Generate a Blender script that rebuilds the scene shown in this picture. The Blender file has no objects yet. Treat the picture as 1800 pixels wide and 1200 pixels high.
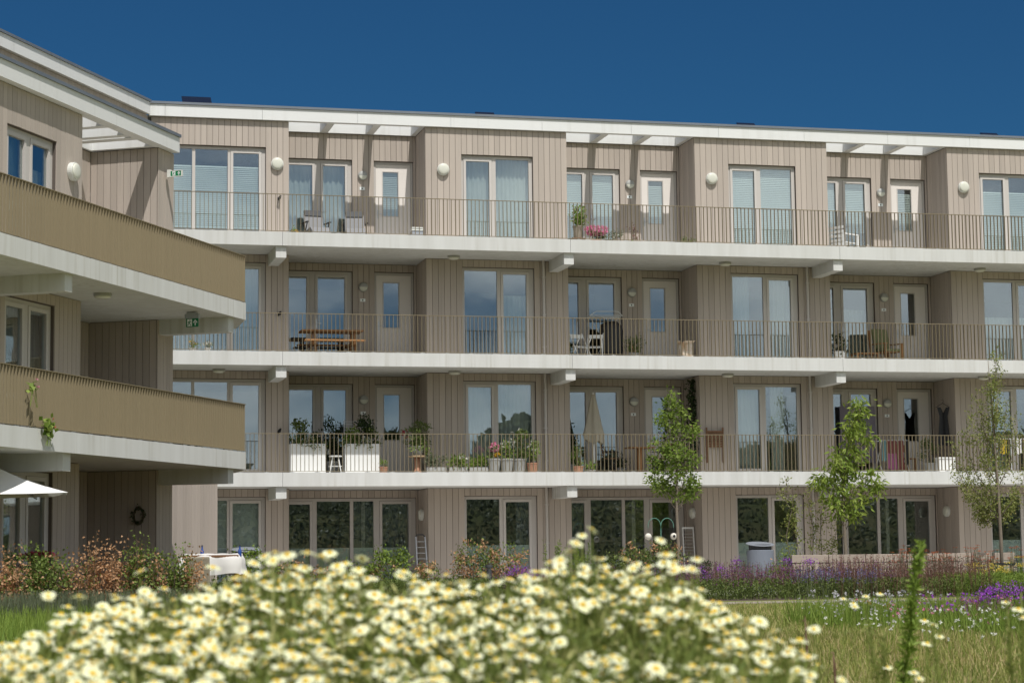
import bpy, math, random
import numpy as np
from mathutils import Vector, Matrix, Quaternion

random.seed(11)
rng = np.random.default_rng(11)
S = bpy.context.scene
COL = S.collection
R = math.radians

# ------------------------------------------------------------------ camera
YAW, PITCH, ROLL = R(13.984), R(5.947), R(-0.6837)
cam = bpy.data.cameras.new('camera')
cam.lens = 72.84
cam.sensor_width = 36.0
cam.sensor_fit = 'HORIZONTAL'
cam.clip_start = 0.1
cam.clip_end = 3000
cam.dof.use_dof = True
cam.dof.focus_distance = 52.0
cam.dof.aperture_fstop = 6.3
cam_o = bpy.data.objects.new('camera', cam)
COL.objects.link(cam_o)
_f = Vector((math.sin(YAW) * math.cos(PITCH), math.cos(YAW) * math.cos(PITCH), math.sin(PITCH)))
_r = Vector((math.cos(YAW), -math.sin(YAW), 0))
_u = _r.cross(_f)
_r2 = _r * math.cos(ROLL) + _u * math.sin(ROLL)
_u2 = -_r * math.sin(ROLL) + _u * math.cos(ROLL)
_m = Matrix((_r2, _u2, -_f)).transposed().to_4x4()
_m.translation = Vector((-6.845, -51.068, 0.845))
cam_o.matrix_world = _m
S.camera = cam_o
CAM = np.array((-6.845, -51.068, 0.845))

# ------------------------------------------------------------------ sky, sun, exposure
SUN_EL, SUN_AZ = R(60.3), R(7.6)          # azimuth measured from the facade normal towards +X
sun_dir = Vector((math.sin(SUN_AZ) * math.cos(SUN_EL), -math.cos(SUN_AZ) * math.cos(SUN_EL), math.sin(SUN_EL)))
w = bpy.data.worlds.new('World')
S.world = w
w.use_nodes = True
nt = w.node_tree
nt.nodes.clear()
sky = nt.nodes.new('ShaderNodeTexSky')
sky.sky_type = 'NISHITA'
sky.sun_disc = False
sky.sun_elevation = SUN_EL
sky.sun_rotation = math.atan2(sun_dir.x, sun_dir.y)
sky.altitude = 0
sky.air_density = 1.0
sky.dust_density = 0.0
sky.ozone_density = 6.0
tint = nt.nodes.new('ShaderNodeMix'); tint.data_type = 'RGBA'; tint.blend_type = 'MULTIPLY'
tint.inputs[0].default_value = 1.0
tint.inputs[7].default_value = (0.133, 0.345, 0.48, 1)
bg = nt.nodes.new('ShaderNodeBackground')
bg.inputs[1].default_value = 0.08
wo = nt.nodes.new('ShaderNodeOutputWorld')
nt.links.new(sky.outputs[0], tint.inputs[6])
# fair-weather cumulus low in the southern sky (it shows in the window reflections; the northern sky in view is clear), made brighter out of view to raise the ambient light
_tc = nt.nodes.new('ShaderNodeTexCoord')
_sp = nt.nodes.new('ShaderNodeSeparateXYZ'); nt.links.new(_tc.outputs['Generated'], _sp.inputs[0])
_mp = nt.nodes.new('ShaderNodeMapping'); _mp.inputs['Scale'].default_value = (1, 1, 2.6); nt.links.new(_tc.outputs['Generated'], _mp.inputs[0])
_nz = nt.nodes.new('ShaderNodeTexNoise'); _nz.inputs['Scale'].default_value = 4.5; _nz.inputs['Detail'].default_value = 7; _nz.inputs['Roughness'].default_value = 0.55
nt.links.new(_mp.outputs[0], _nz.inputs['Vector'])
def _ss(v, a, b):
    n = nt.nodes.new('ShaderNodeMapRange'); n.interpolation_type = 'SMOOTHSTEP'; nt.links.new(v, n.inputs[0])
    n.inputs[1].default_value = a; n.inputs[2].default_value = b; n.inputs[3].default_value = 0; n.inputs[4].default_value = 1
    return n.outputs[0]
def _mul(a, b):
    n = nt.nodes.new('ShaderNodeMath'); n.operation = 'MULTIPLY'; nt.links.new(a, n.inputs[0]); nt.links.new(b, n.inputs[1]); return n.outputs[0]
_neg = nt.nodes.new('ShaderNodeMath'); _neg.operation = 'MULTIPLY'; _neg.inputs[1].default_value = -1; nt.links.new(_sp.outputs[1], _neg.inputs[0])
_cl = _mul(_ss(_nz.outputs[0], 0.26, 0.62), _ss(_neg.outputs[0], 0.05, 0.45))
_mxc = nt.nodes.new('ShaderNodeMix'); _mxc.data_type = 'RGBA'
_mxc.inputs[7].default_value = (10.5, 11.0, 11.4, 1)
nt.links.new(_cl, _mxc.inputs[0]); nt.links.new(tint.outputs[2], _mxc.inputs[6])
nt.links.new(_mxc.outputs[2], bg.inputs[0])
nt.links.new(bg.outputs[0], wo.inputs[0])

sl = bpy.data.lights.new('sun', 'SUN')
sl.energy = 4.2
sl.angle = R(0.53)
sl.color = (1.0, 0.975, 0.935)
so = bpy.data.objects.new('sun', sl)
COL.objects.link(so)
so.rotation_euler = sun_dir.to_track_quat('Z', 'Y').to_euler()
so.location = (0, -30, 40)

S.cycles.max_bounces = 8
S.cycles.diffuse_bounces = 4
S.cycles.glossy_bounces = 3
S.cycles.transmission_bounces = 4
S.cycles.transparent_max_bounces = 10
S.cycles.caustics_reflective = False
S.cycles.caustics_refractive = False

S.view_settings.view_transform = 'Standard'
S.view_settings.look = 'None'
S.view_settings.exposure = 0.11
S.view_settings.gamma = 1.0
S.view_settings.use_curve_mapping = False

# ------------------------------------------------------------------ materials
MATS = {}
def newmat(name):
    m = bpy.data.materials.new(name)
    m.use_nodes = True
    MATS[name] = m
    return m, m.node_tree, m.node_tree.nodes, m.node_tree.links

def nmath(nt, op, a, b=None, c=None):
    n = nt.nodes.new('ShaderNodeMath'); n.operation = op
    for i, v in enumerate((a, b, c)):
        if v is None: continue
        if isinstance(v, (int, float)): n.inputs[i].default_value = v
        else: nt.links.new(v, n.inputs[i])
    return n.outputs[0]

def mixc(nt, fac, a, b, mode='MIX'):
    n = nt.nodes.new('ShaderNodeMix'); n.data_type = 'RGBA'; n.blend_type = mode
    if isinstance(fac, (int, float)): n.inputs[0].default_value = fac
    else: nt.links.new(fac, n.inputs[0])
    for i, v in ((6, a), (7, b)):
        if isinstance(v, tuple): n.inputs[i].default_value = (*v, 1)
        else: nt.links.new(v, n.inputs[i])
    return n.outputs[2]

def island_random(nt):
    g = nt.nodes.new('ShaderNodeNewGeometry')
    o = nt.nodes.new('ShaderNodeObjectInfo')
    return nmath(nt, 'FRACT', nmath(nt, 'ADD', g.outputs['Random Per Island'], o.outputs['Random']))

def noise(nt, scale, detail=3, stretch=None, coord='Object'):
    tc = nt.nodes.new('ShaderNodeTexCoord')
    n = nt.nodes.new('ShaderNodeTexNoise')
    n.inputs['Scale'].default_value = scale
    n.inputs['Detail'].default_value = detail
    src = tc.outputs[coord]
    if coord == 'World':
        g = nt.nodes.new('ShaderNodeNewGeometry'); src = g.outputs['Position']
    if stretch:
        mp = nt.nodes.new('ShaderNodeMapping')
        mp.inputs['Scale'].default_value = stretch
        nt.links.new(src, mp.inputs[0]); src = mp.outputs[0]
    nt.links.new(src, n.inputs['Vector'])
    return n.outputs[0]

def worldnoise(nt, scale, detail=3, stretch=None):
    g = nt.nodes.new('ShaderNodeNewGeometry')
    n = nt.nodes.new('ShaderNodeTexNoise')
    n.inputs['Scale'].default_value = scale
    n.inputs['Detail'].default_value = detail
    src = g.outputs['Position']
    if stretch:
        mp = nt.nodes.new('ShaderNodeMapping')
        mp.inputs['Scale'].default_value = stretch
        nt.links.new(src, mp.inputs[0]); src = mp.outputs[0]
    nt.links.new(src, n.inputs['Vector'])
    return n.outputs[0]

def mat(name, col, rough=0.6, var=0.0, nz=None, spec=0.35, metal=0.0, col2=None, bump=None, streak=None):
    """principled material; var = per-piece brightness spread; nz = (scale, amount, stretch) world noise towards col2 (or darker)"""
    m, nt, N, L = newmat(name)
    b = N['Principled BSDF']
    b.inputs['Roughness'].default_value = rough
    b.inputs['Specular IOR Level'].default_value = spec
    b.inputs['Metallic'].default_value = metal
    c = tuple(col)
    out = c
    if nz:
        f = worldnoise(nt, nz[0], 4, nz[2] if len(nz) > 2 else None)
        f = nmath(nt, 'MULTIPLY', nmath(nt, 'SUBTRACT', f, 0.35), nz[1] * 3.3)
        cl = nt.nodes.new('ShaderNodeClamp'); nt.links.new(f, cl.inputs[0])
        out = mixc(nt, cl.outputs[0], out, tuple(col2) if col2 else tuple(x * 0.6 for x in c))
    if streak:      # narrow run-off marks: dark below, strongest where a slow noise allows
        f = worldnoise(nt, streak[0], 3, (1, 1, 0.035)); g = worldnoise(nt, 0.5, 2)
        f = nmath(nt, 'MULTIPLY', nmath(nt, 'SUBTRACT', f, 0.52), 6.0); g = nmath(nt, 'MULTIPLY', nmath(nt, 'SUBTRACT', g, 0.38), 4.0)
        c1 = nt.nodes.new('ShaderNodeClamp'); nt.links.new(f, c1.inputs[0]); c2 = nt.nodes.new('ShaderNodeClamp'); nt.links.new(g, c2.inputs[0])
        out = mixc(nt, nmath(nt, 'MULTIPLY', nmath(nt, 'MULTIPLY', c1.outputs[0], c2.outputs[0]), streak[1]), out, streak[2])
    if var:
        r = island_random(nt)
        k = nmath(nt, 'ADD', nmath(nt, 'MULTIPLY', r, 2 * var), 1 - var)
        cc = nt.nodes.new('ShaderNodeCombineColor')
        for i in range(3): nt.links.new(k, cc.inputs[i])
        out = mixc(nt, 1.0, out, cc.outputs[0], 'MULTIPLY')
    if isinstance(out, tuple): b.inputs['Base Color'].default_value = (*out, 1)
    else: L.new(out, b.inputs['Base Color'])
    if bump:
        bp = N.new('ShaderNodeBump'); bp.inputs['Strength'].default_value = bump[1]
        bp.inputs['Distance'].default_value = 0.01
        L.new(worldnoise(nt, bump[0], 5, bump[2] if len(bump) > 2 else None), bp.inputs['Height'])
        L.new(bp.outputs[0], b.inputs['Normal'])
    return m

def leafmat(name, c1, c2, c3=None, p3=0.0, trans=0.35, rough=0.6):
    """foliage: colour varies leaf by leaf, some light passes through"""
    m, nt, N, L = newmat(name)
    N.remove(N['Principled BSDF'])
    out = N['Material Output']
    g = N.new('ShaderNodeNewGeometry')
    rp = N.new('ShaderNodeValToRGB')
    e = rp.color_ramp.elements
    e[0].color = (*c1, 1); e[1].color = (*c2, 1); e[1].position = 1 - p3 if c3 else 1.0
    if c3:
        x = e.new(min(0.999, 1 - p3 + 0.02)); x.color = (*c3, 1)
    L.new(g.outputs['Random Per Island'], rp.inputs[0])
    d = N.new('ShaderNodeBsdfPrincipled'); d.inputs['Roughness'].default_value = rough
    d.inputs['Specular IOR Level'].default_value = 0.25
    t = N.new('ShaderNodeBsdfTranslucent')
    mx = N.new('ShaderNodeMixShader'); mx.inputs[0].default_value = trans
    L.new(rp.outputs[0], d.inputs['Base Color']); L.new(rp.outputs[0], t.inputs['Color'])
    L.new(d.outputs[0], mx.inputs[1]); L.new(t.outputs[0], mx.inputs[2])
    L.new(mx.outputs[0], out.inputs[0])
    return m

def clothmat(name, col, trans=0.4):
    return leafmat(name, col, tuple(x * 0.97 for x in col), trans=trans, rough=0.9)

def glassmat(name, tint, boost, base):
    m, nt, N, L = newmat(name)
    N.remove(N['Principled BSDF'])
    out = N['Material Output']
    lw = N.new('ShaderNodeLayerWeight'); lw.inputs[0].default_value = 0.5
    fr = nmath(nt, 'ADD', nmath(nt, 'MULTIPLY', nmath(nt, 'POWER', lw.outputs['Facing'], 5), 0.96), 0.04)
    f = nmath(nt, 'ADD', nmath(nt, 'MULTIPLY', fr, boost), base)
    cl = N.new('ShaderNodeClamp'); L.new(f, cl.inputs[0])
    tr = N.new('ShaderNodeBsdfTransparent'); tr.inputs[0].default_value = (*tint, 1)
    gl = N.new('ShaderNodeBsdfGlossy'); gl.inputs['Roughness'].default_value = 0.0
    gl.inputs[0].default_value = (0.9, 0.97, 1.0, 1)
    # slight waviness of double glazing
    bp = N.new('ShaderNodeBump'); bp.inputs['Strength'].default_value = 0.03; bp.inputs['Distance'].default_value = 0.02
    L.new(worldnoise(nt, 1.6, 1), bp.inputs['Height']); L.new(bp.outputs[0], gl.inputs['Normal'])
    mx = N.new('ShaderNodeMixShader')
    L.new(cl.outputs[0], mx.inputs[0]); L.new(tr.outputs[0], mx.inputs[1]); L.new(gl.outputs[0], mx.inputs[2])
    L.new(mx.outputs[0], out.inputs[0])
    return m

mat('cladding', (0.435, 0.375, 0.322), 0.75, var=0.075, streak=(11.0, 0.35, (0.31, 0.27, 0.24)), nz=(1.6, 0.20, (9, 9, 0.35)), col2=(0.355, 0.31, 0.275), spec=0.2, bump=(10, 0.15, (12, 12, 0.6)))
mat('backing', (0.12, 0.10, 0.086), 0.9, spec=0.1)
mat('concrete', (0.60, 0.60, 0.58), 0.85, nz=(1.2, 0.5, (3.2, 3.2, 0.22)), col2=(0.49, 0.485, 0.455), streak=(9.0, 0.55, (0.40, 0.385, 0.33)), spec=0.15, bump=(14, 0.10))
mat('fascia', (0.70, 0.70, 0.685), 0.5, var=0.015, nz=(0.7, 0.12, (1, 1, 0.3)), col2=(0.62, 0.62, 0.60), streak=(7.0, 0.30, (0.45, 0.44, 0.40)))
mat('flashing', (0.20, 0.22, 0.25), 0.45, nz=(1.5, 0.3), metal=0.3)
mat('roofing', (0.10, 0.10, 0.11), 0.9)
mat('frame', (0.51, 0.475, 0.44), 0.5, nz=(2, 0.06), spec=0.3)
mat('sash', (0.54, 0.505, 0.47), 0.5, nz=(2, 0.06), spec=0.3)
mat('door', (0.73, 0.68, 0.63), 0.55, nz=(2, 0.06))
glassmat('glass', (0.92, 0.965, 0.955), 2.2, 0.10)
glassmat('glass_door', (0.90, 0.94, 0.93), 2.2, 0.09)
mat('frosted', (0.50, 0.545, 0.525), 0.6)
clothmat('curtain', (0.74, 0.74, 0.70), 0.3)
clothmat('curtain_blue', (0.42, 0.52, 0.58), 0.3)
clothmat('curtain_dark', (0.12, 0.13, 0.14), 0.1)
clothmat('drape', (0.27, 0.24, 0.29), 0.2)
mat('blind', (0.66, 0.68, 0.66), 0.8)
mat('interior', (0.34, 0.32, 0.29), 0.9)
mat('railing', (0.25, 0.205, 0.128), 0.5, var=0.02, spec=0.3)
mat('steel', (0.55, 0.55, 0.54), 0.35, metal=0.7)
mat('aluminium', (0.42, 0.42, 0.42), 0.35, metal=0.6)
mat('lamp_white', (0.64, 0.645, 0.60), 0.35)
mat('lamp_glass', (0.62, 0.615, 0.53), 0.25)
mat('lamp_grey', (0.36, 0.36, 0.34), 0.5)
mat('black', (0.02, 0.02, 0.022), 0.55)
mat('dark_grey', (0.05, 0.052, 0.055), 0.6)
mat('white', (0.78, 0.78, 0.76), 0.5, nz=(3, 0.05))
mat('white_wood', (0.70, 0.70, 0.68), 0.6, var=0.05)
mat('sign_green', (0.01, 0.17, 0.07), 0.4)
mat('sign_white', (0.8, 0.82, 0.8), 0.4)
mat('grey_plastic', (0.33, 0.35, 0.38), 0.5)
mat('textile_grey', (0.22, 0.22, 0.225), 0.9)
mat('wood_orange', (0.33, 0.165, 0.065), 0.6, var=0.12, nz=(5, 0.2, (2, 12, 12)))
mat('wood_brown', (0.20, 0.10, 0.05), 0.6, var=0.12, nz=(5, 0.2, (2, 12, 12)))
mat('wood_grey', (0.34, 0.285, 0.235), 0.85, var=0.12, nz=(3, 0.25, (1, 8, 8)), col2=(0.27, 0.225, 0.18), bump=(9, 0.4, (1, 10, 10)))
mat('post_wood', (0.38, 0.27, 0.16), 0.85, nz=(4, 0.25, (8, 8, 1)), bump=(12, 0.3))
mat('bark', (0.20, 0.165, 0.125), 0.9, nz=(12, 0.35, (1, 1, 0.6)), bump=(30, 0.5))
mat('twig', (0.11, 0.085, 0.055), 0.9)
mat('terracotta', (0.42, 0.22, 0.14), 0.8, nz=(4, 0.2))
mat('pot_grey', (0.36, 0.36, 0.345), 0.8, nz=(4, 0.2))
mat('pot_white', (0.76, 0.76, 0.74), 0.4)
mat('canvas', (0.43, 0.39, 0.31), 0.9, nz=(6, 0.1))
clothmat('parasol_white', (0.80, 0.79, 0.77), 0.12)
clothmat('tablecloth', (0.64, 0.62, 0.59), 0.1)
mat('wicker', (0.30, 0.26, 0.20), 0.8, nz=(40, 0.5))
mat('cushion_green', (0.16, 0.17, 0.08), 0.9)
mat('blue', (0.02, 0.06, 0.25), 0.5)
mat('solar', (0.012, 0.016, 0.03), 0.15, spec=0.6)
mat('bollard', (0.06, 0.062, 0.065), 0.5)
mat('feeder_green', (0.10, 0.24, 0.18), 0.5)
mat('ball', (0.68, 0.64, 0.56), 0.8, nz=(6, 0.15))
mat('bin_grey', (0.19, 0.21, 0.25), 0.45, nz=(2, 0.1))
mat('bin_lid', (0.20, 0.215, 0.245), 0.5)
mat('yellow_cloth', (0.50, 0.36, 0.03), 0.9)
mat('pink_cloth', (0.30, 0.10, 0.19), 0.9)
mat('red_cloth', (0.18, 0.06, 0.055), 0.9)
mat('teal_cloth', (0.16, 0.30, 0.32), 0.9)
mat('white_cloth', (0.72, 0.70, 0.70), 0.9)
mat('carton', (0.40, 0.26, 0.15), 0.85, nz=(7, 0.9), col2=(0.65, 0.62, 0.55))
# ground
mat('soil', (0.10, 0.075, 0.055), 1.0, nz=(6, 0.4), bump=(20, 0.6))
mat('path', (0.30, 0.26, 0.215), 0.9, nz=(5, 0.2), bump=(30, 0.3))
mat('paving', (0.55, 0.52, 0.48), 0.9, nz=(3, 0.2))
mat('lawn', (0.19, 0.215, 0.06), 1.0, nz=(0.55, 0.75), col2=(0.37, 0.31, 0.145), spec=0.05)
# foliage
leafmat('grass_blade', (0.15, 0.20, 0.04), (0.34, 0.34, 0.10), (0.50, 0.40, 0.20), 0.26)
leafmat('leaf_cherry', (0.12, 0.195, 0.032), (0.29, 0.375, 0.075), trans=.5)
leafmat('leaf_peach', (0.16, 0.245, 0.04), (0.37, 0.45, 0.09), trans=.5)
leafmat('leaf_pear', (0.15, 0.19, 0.045), (0.34, 0.365, 0.115), (0.40, 0.34, 0.14), 0.08, trans=.45)
leafmat('leaf_beech', (0.10, 0.155, 0.028), (0.22, 0.28, 0.07))
leafmat('leaf_beech_dry', (0.42, 0.22, 0.105), (0.64, 0.40, 0.23), trans=.4)
leafmat('leaf_green', (0.075, 0.115, 0.028), (0.19, 0.235, 0.065))
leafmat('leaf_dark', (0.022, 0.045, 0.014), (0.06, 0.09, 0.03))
leafmat('leaf_lush', (0.11, 0.185, 0.025), (0.27, 0.35, 0.07))
leafmat('leaf_grey', (0.10, 0.125, 0.07), (0.20, 0.225, 0.135))
leafmat('daisy_green', (0.12, 0.165, 0.035), (0.29, 0.33, 0.085), (0.46, 0.45, 0.18), 0.15)
leafmat('far_leaf', (0.12, 0.135, 0.08), (0.17, 0.185, 0.11))
leafmat('salvia', (0.17, 0.055, 0.16), (0.30, 0.12, 0.27), (0.21, 0.09, 0.07), 0.4)
leafmat('salvia_brown', (0.15, 0.075, 0.06), (0.26, 0.14, 0.11))
leafmat('leaf_spike', (0.16, 0.25, 0.035), (0.32, 0.42, 0.09), trans=.45)
leafmat('lavender', (0.15, 0.13, 0.32), (0.28, 0.24, 0.46))
leafmat('phlox', (0.28, 0.055, 0.46), (0.46, 0.12, 0.66))
leafmat('helenium', (0.42, 0.08, 0.025), (0.60, 0.17, 0.05))
leafmat('yarrow', (0.60, 0.45, 0.05), (0.72, 0.60, 0.14))
leafmat('aster', (0.50, 0.47, 0.52), (0.70, 0.68, 0.68))
mat('dike_grass', (0.07, 0.08, 0.03), 1.0, nz=(0.25, 0.8), col2=(0.12, 0.105, 0.055), spec=0.05)
leafmat('pink_bloom', (0.62, 0.16, 0.30), (0.78, 0.38, 0.50))
leafmat('red_bloom', (0.32, 0.03, 0.06), (0.45, 0.07, 0.10))
leafmat('white_bloom', (0.72, 0.72, 0.66), (0.80, 0.80, 0.74))
leafmat('yellow_bloom', (0.60, 0.33, 0.03), (0.74, 0.52, 0.05))
leafmat('petal', (0.87, 0.88, 0.50), (0.89, 0.90, 0.70), trans=0.25)
leafmat('grass_fresh', (0.15, 0.19, 0.04), (0.31, 0.34, 0.095), (0.46, 0.39, 0.18), 0.3)
leafmat('disc', (0.68, 0.42, 0.025), (0.78, 0.56, 0.06), trans=0.1)

# ------------------------------------------------------------------ mesh helpers
class MB:
    def __init__(s): s.v = []; s.f = []
    def box(s, x0, x1, y0, y1, z0, z1):
        n = len(s.v)
        s.v += [(x0, y0, z0), (x1, y0, z0), (x1, y1, z0), (x0, y1, z0), (x0, y0, z1), (x1, y0, z1), (x1, y1, z1), (x0, y1, z1)]
        s.f += [tuple(n + i for i in q) for q in ((3, 2, 1, 0), (4, 5, 6, 7), (0, 1, 5, 4), (1, 2, 6, 5), (2, 3, 7, 6), (3, 0, 4, 7))]
        return s
    def bar(s, a, b, w, h, up=(0, 0, 1)):
        """rectangular bar from a to b, w across, h along up"""
        a = Vector(a); b = Vector(b); d = (b - a).normalized(); u = Vector(up)
        if abs(d.dot(u)) > 0.98: u = Vector((0, 1, 0))
        sx = d.cross(u).normalized(); u = sx.cross(d)
        n = len(s.v)
        for p in (a, b):
            for i, j in ((-1, -1), (1, -1), (1, 1), (-1, 1)):
                s.v.append(tuple(p + sx * (i * w / 2) + u * (j * h / 2)))
        s.f += [tuple(n + i for i in q) for q in ((3, 2, 1, 0), (4, 5, 6, 7), (0, 1, 5, 4), (1, 2, 6, 5), (2, 3, 7, 6), (3, 0, 4, 7))]
        return s
    def tube(s, pts, r, k=8, caps=True):
        pts = [Vector(p) for p in pts]
        rs = r if isinstance(r, (list, tuple)) else [r] * len(pts)
        n0 = len(s.v)
        u = None
        for i, p in enumerate(pts):
            d = (pts[min(i + 1, len(pts) - 1)] - pts[max(i - 1, 0)]).normalized()
            if u is None:
                u = d.orthogonal().normalized()
            else:
                u = (u - d * u.dot(d)).normalized()
            v = d.cross(u)
            for j in range(k):
                a = 2 * math.pi * j / k
                s.v.append(tuple(p + (u * math.cos(a) + v * math.sin(a)) * rs[i]))
        for i in range(len(pts) - 1):
            for j in range(k):
                a = n0 + i * k + j; b = n0 + i * k + (j + 1) % k
                s.f.append((a, b, b + k, a + k))
        if caps:
            s.f.append(tuple(n0 + j for j in range(k))[::-1])
            s.f.append(tuple(n0 + (len(pts) - 1) * k + j for j in range(k)))
        return s
    def lathe(s, prof, c=(0, 0, 0), k=20, axis='z'):
        n0 = len(s.v)
        for r, z in prof:
            for j in range(k):
                a = 2 * math.pi * j / k
                x, y = r * math.cos(a), r * math.sin(a)
                p = (x, y, z) if axis == 'z' else ((x, -z, y) if axis == 'y' else (-z, x, y))
                s.v.append((p[0] + c[0], p[1] + c[1], p[2] + c[2]))
        for i in range(len(prof) - 1):
            for j in range(k):
                a = n0 + i * k + j; b = n0 + i * k + (j + 1) % k
                s.f.append((a, b, b + k, a + k))
        s.f.append(tuple(n0 + j for j in range(k))[::-1])
        s.f.append(tuple(n0 + (len(prof) - 1) * k + j for j in range(k)))
        return s
    def prism(s, poly, z0, z1):
        n = len(s.v); k = len(poly)
        s.v += [(x, y, z0) for x, y in poly] + [(x, y, z1) for x, y in poly]
        s.f.append(tuple(n + i for i in range(k))[::-1]); s.f.append(tuple(n + k + i for i in range(k)))
        for i in range(k): s.f.append((n + i, n + (i + 1) % k, n + k + (i + 1) % k, n + k + i))
        return s
    def poly(s, pts):
        n = len(s.v); s.v += [tuple(p) for p in pts]; s.f.append(tuple(range(n, n + len(pts)))); return s
    def mesh(s, name, m, smooth=False):
        me = bpy.data.meshes.new(name)
        me.from_pydata(s.v, [], s.f)
        me.materials.append(MATS[m])
        if smooth:
            me.polygons.foreach_set('use_smooth', [True] * len(me.polygons))
        me.update()
        return me
    def build(s, name, m, parent=None, smooth=False, bevel=0):
        o = bpy.data.objects.new(name, s.mesh(name, m, smooth))
        COL.objects.link(o)
        o.parent = parent
        if bevel:
            b = o.modifiers.new('bevel', 'BEVEL'); b.width = bevel; b.segments = 2; b.limit_method = 'ANGLE'
        return o

def empty(name, loc=(0, 0, 0), rz=0, parent=None):
    o = bpy.data.objects.new(name, None)
    COL.objects.link(o)
    o.location = loc; o.rotation_euler = (0, 0, rz); o.parent = parent
    o.empty_display_size = 0.2
    return o

def tag(o, label=None, cat=None, group=None, kind=None):
    if label: o['label'] = label
    if cat: o['category'] = cat
    if group: o['group'] = group
    if kind: o['kind'] = kind
    return o

def thing(name, label, cat, loc=(0, 0, 0), rz=0, group=None):
    return tag(empty(name, loc, rz), label, cat, group)

def copy_tree(o, parent=None):
    c = o.copy(); COL.objects.link(c); c.parent = parent
    for ch in o.children: copy_tree(ch, c)
    return c

def np_object(name, V, F, m, parent=None):
    me = bpy.data.meshes.new(name)
    V = np.asarray(V, dtype=np.float32); F = np.asarray(F, dtype=np.int32)
    k = F.shape[1]
    me.vertices.add(len(V)); me.vertices.foreach_set('co', V.ravel())
    me.loops.add(F.size); me.loops.foreach_set('vertex_index', F.ravel())
    me.polygons.add(len(F)); me.polygons.foreach_set('loop_start', np.arange(0, F.size, k, dtype=np.int32))
    me.polygons.foreach_set('loop_total', np.full(len(F), k, dtype=np.int32))
    me.materials.append(MATS[m])
    me.update(calc_edges=True)
    o = bpy.data.objects.new(name, me); COL.objects.link(o); o.parent = parent
    if name == 'flowers': o['kind'] = 'stuff'
    return o

def rnd_dirs(n, up=0.0, spread=1.0):
    d = rng.normal(size=(n, 3)) * spread
    d[:, 2] += up
    return d / np.linalg.norm(d, axis=1)[:, None]

def leaf_geo(P, D, Ln, Wd, fold=0.25):
    """diamond leaves at P along D; a slight fold so that they catch light differently"""
    n = len(P)
    Ln = np.broadcast_to(np.asarray(Ln, dtype=float), (n,))[:, None]
    Wd = np.broadcast_to(np.asarray(Wd, dtype=float), (n,))[:, None]
    r = rng.normal(size=(n, 3))
    sd = np.cross(D, r); sd /= np.linalg.norm(sd, axis=1)[:, None] + 1e-9
    nr = np.cross(sd, D)
    a = P; t = P + D * Ln
    mid = P + D * Ln * 0.45
    l = mid + sd * Wd * 0.5 + nr * Wd * fold
    q = mid - sd * Wd * 0.5 + nr * Wd * fold
    V = np.stack([a, q, t, l], 1).reshape(-1, 3)
    F = np.arange(4 * n).reshape(n, 4)
    return V, F

def merge_geo(parts):
    Vs = []; Fs = []; n = 0
    for V, F in parts:
        Vs.append(V); Fs.append(F + n); n += len(V)
    return np.concatenate(Vs), np.concatenate(Fs)

def blade_geo(P, H, Wd, lean=0.3):
    """upright blades: tapering quads that lean"""
    n = len(P)
    H = np.broadcast_to(np.asarray(H, dtype=float), (n,)); Wd = np.broadcast_to(np.asarray(Wd, dtype=float), (n,))
    a = rng.uniform(0, 2 * np.pi, n)
    s = np.stack([np.cos(a), np.sin(a), 0 * a], 1)
    b = rng.uniform(0, 2 * np.pi, n)
    off = np.stack([np.cos(b), np.sin(b), 0 * b], 1) * (np.abs(rng.normal(0, lean, n)) * H)[:, None]
    up = np.stack([0 * a, 0 * a, H], 1)
    V = np.stack([P - s * Wd[:, None] / 2, P + s * Wd[:, None] / 2, P + up + off + s * Wd[:, None] * .12, P + up + off - s * Wd[:, None] * .12], 1).reshape(-1, 3)
    return V, np.arange(4 * n).reshape(n, 4)

def ball_pts(n, c, r, shell=0.0):
    d = rng.normal(size=(n, 3)); d /= np.linalg.norm(d, axis=1)[:, None]
    k = rng.uniform(shell, 1, n) ** (1 / 3)
    return np.asarray(c) + d * k[:, None] * np.asarray(r)

def clump_pts(n, c, r, k, cr):
    """points gathered in k clumps inside an ellipsoid"""
    cs = ball_pts(k, c, np.asarray(r), 0.05)
    i = rng.integers(0, k, n)
    d = rng.normal(size=(n, 3)) * cr
    return cs[i] + d

def flower_geo(P, size, petals=6):
    """small tufts that read as blossoms: a few leaf shapes radiating from each point"""
    n = len(P)
    PP = np.repeat(P, petals, 0)
    D = rnd_dirs(n * petals, 0.35)
    return leaf_geo(PP, D, size, size * 0.6, 0.1)
# ------------------------------------------------------------------ ground
def sheet(name, poly, z, m, kind='structure'):
    mb = MB(); mb.poly([(x, y, z) for x, y in poly])
    return tag(mb.build(name, m), kind=kind)
sheet('ground', [(-900, -900), (900, -900), (900, 900), (-900, 900)], -0.104, 'lawn')
sheet('planting_soil', [(-9, -16.5), (-1, -15), (3.5, -10.8), (8.2, -10.2), (24, -10.0), (24, -1.5), (-2, -2.5), (-3, -8), (-9, -12)], -0.100, 'soil')
sheet('garden_path', [(-2.5, -17.5), (4.6, -13.9), (7.2, -13.0), (11.8, -13.4), (26, -14.4), (26, -12.6), (12, -11.7), (7.8, -11.2), (3.6, -12.0), (-2.0, -15.6)], -0.094, 'path')
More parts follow.
